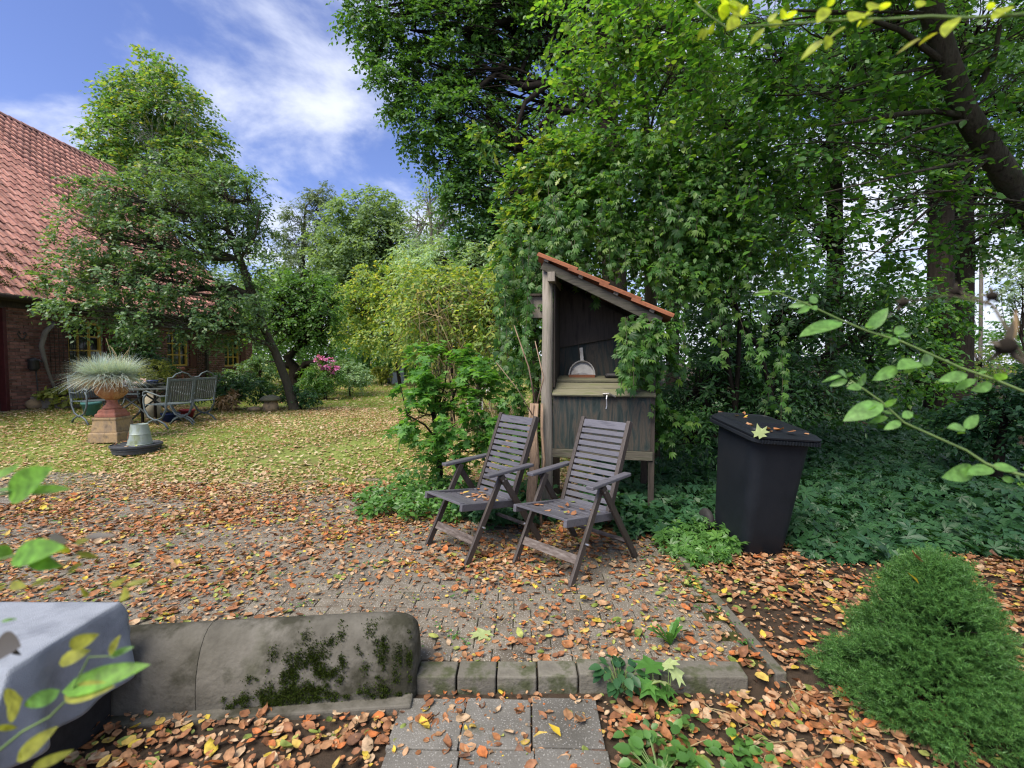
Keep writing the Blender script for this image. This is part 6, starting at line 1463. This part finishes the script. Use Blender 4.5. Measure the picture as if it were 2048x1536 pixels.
fallen('dry leaves strewn across the nearer lawn', 84000, (-10.6, 1.2), (5.4, 13), .052, lambda x, y: np.where(x < -1.2 * y, 0, (.18 + .85 * patchy(x * .45, y * .5)) * (1 - .35 * ss(6.2, 7.2, y) * ss(11, 9, y))), T4=T_OV)
fallen('small pale leaves covering the far part of the lawn', 10000, (-13, 1), (13, 30), .1, lambda x, y: np.where(x < -.62 * y, 0, .85), T4=T_OV)
fallen('small broken leaf fragments and crumbs between the paving leaves', 26000, (-4.5, 4.2), (1.4, 5.9), .018, lambda x, y: np.where((y < 2.62 + .1 * (x + .47)) & (y > 2.1) & (x < -.42), 0, np.where((y > 2.25) & (y < 2.4) & (x < 1.3), .3, .8)), name='leaf_fragments')
fallen('fallen leaves caught in the ground cover on the right', 900, (1.3, 6.5), (3.6, 7), .075, lambda x, y: .6 * np.ones_like(x))
o = bpy.data.objects.new('fallen_leaf', leaf_obj('fallen_leaf', T_MAPLE, M['fallen_pale'])); COL.objects.link(o); p = at(968, 1266, 2.66); o.location = (p.x, p.y - .05, .014); o.rotation_euler = (.15, .1, .4); o.scale = (.1,) * 3
tag(o, 'single big pale yellow lobed leaf on the paving behind the kerb', 'leaf')
for (px, py, Y, lab, rz) in ((1122, 1502, 1.95, 'bright yellow leaf on the right path slab', .8), (1470, 1475, 1.97, 'bright yellow leaf in the bed before the dwarf spruce', 2.6), (1478, 1398, 2.12, 'small yellow leaf just below the right end of the kerb', 1.9)):
    o = bpy.data.objects.new('fallen_leaf', leaf_obj('fallen_leaf', T_OV, M['fallen_yellow'])); COL.objects.link(o); o.location = (at(px, py, Y).x, Y, float(gz(at(px, py, Y).x, Y)) + .03); o.rotation_euler = (.3, .2, rz); o.scale = (.075,) * 3; tag(o, lab, 'leaf')
mb = MB()
for k in range(60):
    x, y = (R.uniform(.5, 1.5), R.uniform(1.6, 2.25)) if k < 34 else (R.uniform(-3, 1.3), R.uniform(2.5, 5))
    a = R.uniform(0, 6.28); L_ = R.uniform(.06, .22); z = float(gz(x, y)) + .012
    mb.tube([(x, y, z), (x + .5 * L_ * math.cos(a), y + .5 * L_ * math.sin(a), z + R.uniform(.0, .03)), (x + L_ * math.cos(a + .3), y + L_ * math.sin(a + .3), z + R.uniform(-.004, .02))], [.0018, .0016, .001], 4, False)
tag(mb.build('dry_twigs', M['straw'], None), 'dry stalks and twigs lying among the leaves', 'twigs', kind='stuff')

# ================================================================== DWARF SPRUCE
def spruce():
    c = Vector((1.9, 2.1, -.04)); t = thing('dwarf_spruce', 'dense conical dwarf spruce at the lower right corner', 'conifer', c)
    mb = MB(); mb.tube([c, c + Vector((0, 0, .52))], [.03, .006], 8); mb.build('trunk', M['bark_dark'], t, world=True)
    H, RB = .66, .35; nc = 320; n = nc * 44
    zc = rng.uniform(0, 1, nc) ** 1.2; ac = rng.uniform(0, 6.28, nc)
    prof = RB * (1 - zc) ** .66 * (1 + .13 * np.sin(ac * 3 + zc * 9) + .1 * np.sin(ac * 5 + zc * 14)); rr = prof * rng.uniform(.62, 1.06, nc) + .01
    Cc = np.stack([c.x + rr * np.cos(ac), c.y + rr * np.sin(ac), c.z + .03 + zc * H], -1)
    P = np.repeat(Cc, 44, 0) + rng.normal(0, 1, (n, 3)) * np.array([.034, .034, .018]); a = np.arctan2(P[:, 1] - c.y, P[:, 0] - c.x); zz_ = np.clip((P[:, 2] - c.z) / H, 0, 1)
    P[:, 2] = np.maximum(P[:, 2], c.z + .01)
    O = nrm(np.stack([np.cos(a), np.sin(a), .35 + .8 * zz_], -1) + rng.normal(0, .25, (n, 3)))
    lb = LB(); m_ = 28
    s_ = np.repeat(P, m_, 0); o_ = np.repeat(O, m_, 0); tt = np.tile(np.linspace(0, 1, m_), n); k = len(s_)
    perp = nrm(np.cross(o_, rng.normal(size=(k, 3)))); base = s_ + o_ * (tt * .042)[:, None]
    D = o_ * .75 + perp * .9; lb.add(base, np.cross(D, rng.normal(size=(k, 3))), D, .016 * rng.uniform(.7, 1.25, k), (np.array([(-.085, 0, 0), (.085, 0, 0), (0, 1, 0)]), np.array([(0, 1, 2)])))
    lb.build('foliage', M['spruce'], t)
    mb = MB(); 
    for k in range(260):
        i = R.randrange(n); mb.tube([(c.x, c.y, max(c.z + .02, P[i][2] - .08)), tuple(P[i])], [.006, .002], 3, False)
    mb.build('branches', M['bark_dark'], t, world=True)
    for (px, py, mt, lab) in ((1842, 1118, 'fallen', 'orange dry leaf caught on the tip of the dwarf spruce'), (1838, 1160, 'fallen_yellow', 'narrow yellow leaf caught near the top of the dwarf spruce')):
        p = at(px, py + 8, 1.95 if mt == 'fallen_yellow' else 2.07); o = bpy.data.objects.new('fallen_leaf', leaf_obj('fallen_leaf', T_CURLS[0] if mt == 'fallen' else T_OV, M[mt])); COL.objects.link(o); o.location = p; o.scale = (.055,) * 3; o.rotation_euler = (.9, .3, 1.2); tag(o, lab, 'leaf')
spruce()

# ================================================================== NEAR SPRIGS
def near_leaf(a, b, wd, mat, t, roll=0.0):
    a = Vector(a); b = Vector(b); d = b - a; L_ = d.length
    if L_ < 1e-4: return
    d.normalize(); n_ = Vector((0, -1, .6)); n_ = (n_ - d * n_.dot(d)).normalized(); sd_ = d.cross(n_); n_ = (n_ * math.cos(roll) + sd_ * math.sin(roll)); sd_ = d.cross(n_)
    V = []; F = []; K = 9
    for j in range(K):
        s_ = j / (K - 1); w_ = wd * math.sin(math.pi * min(1, .04 + .96 * s_ ** .85)) ** .8 * .5 if 0 < j < K - 1 else .0004
        p = a + d * L_ * s_ - n_ * .12 * L_ * s_ * s_
        V += [p - sd_ * w_ + n_ * w_ * .22, p, p + sd_ * w_ + n_ * w_ * .22]
    for j in range(K - 1):
        for m_ in range(2): F.append((3 * j + m_, 3 * j + m_ + 1, 3 * j + m_ + 4, 3 * j + m_ + 3))
    mb = MB(); mb.add(V, F); mb.build('leaf', mat, t, world=True, smooth=True)
def sprig(name, label, stem, leaves, Y, mats, k, ox, oy, r_=.003, dY=.0, wr=.42, cat='sprig', stemmat='stem_green'):
    f = lambda x, y: (ox + x * k, oy + y * k)
    x0 = stem[0][0]; x1 = stem[-1][0]
    def Yv(x): return Y + dY * (x - x0) / ((x1 - x0) or 1)
    P = [at(*f(x, y), Yv(x)) for x, y in stem]
    t = thing(name, label, cat, P[0])
    mb = MB(); mb.tube(P, [r_ * (1 - .6 * i / (len(P) - 1)) for i in range(len(P))], 8); mb.build('stem', M[stemmat], t, world=True, smooth=True)
    for i, lf in enumerate(leaves):
        a, b = lf[0], lf[1]; mt = M[mats[lf[2] if len(lf) > 2 else 0]]; wq = lf[3] if len(lf) > 3 else wr
        A = at(*f(*a), Yv(a[0])); B = at(*f(*b), Yv(b[0]) + R.uniform(-.04, .04))
        near_leaf(A, B, (B - A).length * wq, mt, t, R.gauss(0, .35))
    return t
sprig('rose_sprig', 'upper of two blurred rose sprigs reaching in from the right edge', [(1990, 930), (1837, 870), (1640, 790), (1450, 725), (1260, 640), (1080, 560), (880, 500), (700, 425), (500, 330), (300, 255), (180, 265)],
      [((290, 260), (175, 270), 1), ((290, 258), (370, 245)), ((500, 330), (390, 345)), ((505, 325), (470, 310)), ((520, 320), (575, 283)), ((520, 345), (450, 385)), ((530, 345), (560, 360)), ((720, 440), (540, 492)), ((720, 445), (460, 505)), ((880, 490), (1005, 352)), ((860, 475), (965, 430), 1), ((1010, 520), (905, 522)), ((1030, 500), (990, 490)), ((1030, 525), (945, 562)), ((1040, 515), (1108, 462)), ((1060, 530), (1142, 508)), ((1060, 545), (1010, 575)),
       ((1190, 690), (1070, 715), 0, .6), ((1150, 720), (1110, 750)), ((1060, 720), (915, 797)), ((1200, 690), (1302, 645)), ((1490, 765), (1322, 795)), ((1540, 795), (1402, 858)), ((1560, 760), (1610, 740)), ((1640, 825), (1528, 862)), ((1660, 800), (1735, 750))], 1.15, ['sprig', 'sprig_lime'], .3256, 1450, 500, .0036, dY=.12, wr=.45)
sprig('rose_sprig', 'lower of two blurred rose sprigs reaching in from the right edge', [(2000, 1430), (1837, 1385), (1700, 1350), (1600, 1310), (1480, 1230), (1300, 1150), (1100, 1060), (960, 930), (860, 860), (770, 800)],
      [((720, 775), (588, 803)), ((750, 800), (642, 832)), ((745, 775), (708, 742)), ((745, 765), (795, 765)), ((812, 820), (888, 765)), ((835, 838), (757, 845)), ((960, 1010), (820, 1012)), ((1000, 1030), (880, 1055)), ((1035, 1005), (965, 985)), ((975, 962), (1058, 915), 1), ((970, 945), (735, 1035), 0), ((930, 945), (795, 990), 1), ((1080, 1055), (982, 1098)), ((1090, 1030), (1162, 988)), ((1470, 1095), (1380, 1085)), ((1480, 1125), (1430, 1120)), ((1465, 1095), (1570, 1010)), ((1530, 1345), (1360, 1398)),
       ((1640, 1340), (1500, 1365)), ((1640, 1330), (1805, 1345), 0, .5), ((1780, 1385), (1850, 1430)), ((1700, 1400), (1790, 1420)), ((1800, 1440), (1860, 1470)), ((1830, 1340), (1900, 1330))], 1.05, ['sprig', 'sprig_lime'], .3256, 1450, 500, .0036, dY=.12, wr=.45)
sprig('overhanging_sprig', 'blurred yellow-green leafy twig crossing the top right corner', [(2100, 80), (1900, 95), (1700, 105), (1500, 95), (1250, 112), (1000, 115), (700, 140), (500, 150), (300, 162), (200, 90), (120, 20)],
      [((300, 20), (280, 110), 0, .75), ((345, 100), (400, -10), 0, .6), ((330, 30), (290, 0), 0, .8), ((400, 90), (415, 20)), ((370, 105), (310, 165), 0, .6), ((110, 0), (165, 45), 0, .5), ((165, 165), (130, 240)), ((185, 160), (165, 235)), ((225, 140), (200, 210), 0, .6), ((545, 130), (600, 70), 0, .6), ((620, 110), (660, 50), 0, .5), ((660, 110), (715, 50), 0, .5), ((550, 160), (640, 110), 0, .4), ((525, 165), (435, 260), 0, .45), ((895, 45), (840, 120), 0, .5), ((895, 40), (940, -20), 0, .5), ((1110, 80), (1040, 100), 0, .7), ((1160, 50), (1060, 150), 0, .5), ((1140, 60), (1200, 0), 0, .5), ((1200, 60), (1270, 0)), ((1160, 110), (1090, 155), 0, .5), ((1000, 160), (870, 240), 0, .4), ((870, 235), (735, 340), 0, .4), ((900, 210), (890, 285), 0, .8), ((1420, 45), (1460, -10), 0, .6), ((1640, 110), (1580, 190), 0, .4), ((1440, 225), (1290, 310), 1, .3), ((1540, 190), (1430, 250), 1, .4), ((1830, 60), (1880, 0)), ((1960, 40), (1870, 90), 0, .4)], .85, ['sprig_yellow', 'sprig_olive'], .341, 1350, 0, .003, dY=.15)
sprig('leafy_twig', 'blurred green leaves poking in at the left edge above the paving', [(-60, 230), (0, 215), (60, 205), (130, 200)],
      [((40, 230), (212, 88), 0, .5), ((120, 200), (332, 180), 0, .3), ((-20, 140), (92, 62), 0, .5), ((-10, 195), (75, 185), 2, .4)], .75, ['sprig_lime', 'sprig_olive', 'sprig'], .4138, 0, 900, .003)
sprig('leafy_twig', 'blurred twig with dark tips at the left edge beside the paving', [(-60, 560), (0, 530), (100, 500), (200, 490), (300, 560), (380, 500)],
      [((-30, 480), (60, 505), 0, .9), ((60, 520), (262, 462), 0, .35), ((130, 530), (288, 565), 0, .4), ((255, 440), (325, 510), 1, .6), ((325, 598), (388, 545), 1, .4), ((365, 500), (480, 515), 1, .35), ((375, 460), (430, 415), 1, .6), ((410, 420), (552, 405), 2, .25), ((560, 665), (600, 600), 1, .6), ((610, 655), (722, 622), 1, .35), ((150, 660), (252, 612), 1, .4), ((215, 705), (300, 650), 1, .4), ((385, 655), (415, 700), 1, .7), ((590, 690), (615, 705), 1, .7), ((50, 650), (115, 660), 1, .4), ((-20, 680), (30, 650), 1, .5), ((240, 420), (310, 445), 2, .4)], .7, ['sprig_lime', 'sprig_olive', 'sprig_dark'], .4138, 0, 900, .0022)
sprig('leafy_twig', 'blurred twig with one long bright leaf before the covered box', [(-60, 1480), (0, 1450), (110, 1360), (240, 1290), (330, 1200), (430, 1000), (560, 995)],
      [((300, 1170), (690, 1028), 0, .28), ((310, 1190), (525, 1140), 1, .35), ((290, 1160), (90, 1255), 2, .35), ((5, 830), (82, 812), 2, .4), ((335, 948), (452, 902), 1, .35), ((285, 1030), (422, 968), 1, .45), ((530, 1000), (642, 948), 2, .35), ((530, 990), (570, 900), 1, .4), ((110, 1200), (-10, 1265), 1, .6), ((80, 1505), (252, 1345), 1, .35), ((110, 1500), (150, 1395), 1, .5), ((155, 1535), (345, 1458), 1, .3), ((-20, 1340), (90, 1345), 1, .3), ((-30, 960), (60, 945), 3, .5), ((30, 940), (95, 1000), 3, .4)], .68, ['sprig_lime', 'sprig_olive', 'sprig', 'sprig_dark'], .4138, 0, 900, .0022)
def seed_head():
    t = thing('dead_rose_head', 'dark blurred dead rose heads on a stalk at the right edge', 'dead flower', at(2080, 760, .6))
    mb = MB(); mb.tube([at(2120, 800, .6), at(2060, 735, .6), at(2010, 695, .6)], [.003, .0028, .0025], 7); mb.tube([at(2060, 735, .6), at(1985, 610, .65), at(1910, 580, .7)], [.002, .0016, .001], 6); mb.tube([at(1985, 610, .65), at(1900, 590, .7), at(1805, 605, .75)], [.0014, .0012, .001], 5)
    mb.build('stalk', M['twig'], t, world=True, smooth=True)
    for (px, py, Y, s_) in ((2012, 692, .6, .012), (1806, 605, .75, .007), (1911, 583, .7, .008), (1984, 592, .66, .007)):
        c = at(px, py, Y); mb = MB(); mb.lathe([(.2 * s_, -.9 * s_), (.8 * s_, -.5 * s_), (s_, 0), (.7 * s_, .6 * s_), (.15 * s_, .9 * s_)], 10, c); mb.build('seed_head', M['bark_dark'], t, world=True, smooth=True)
        for k in range(5):
            a = k * 1.26 + .4; b = c + Vector((math.cos(a), R.uniform(-.4, .4), math.sin(a))) * s_ * R.uniform(1.6, 2.6)
            near_leaf(c, b, s_ * .7, M['twig'], t, R.uniform(-1, 1))
    near_leaf(at(2020, 690, .6), at(2040, 620, .59), .009, M['fescue_dry'], t)
seed_head()
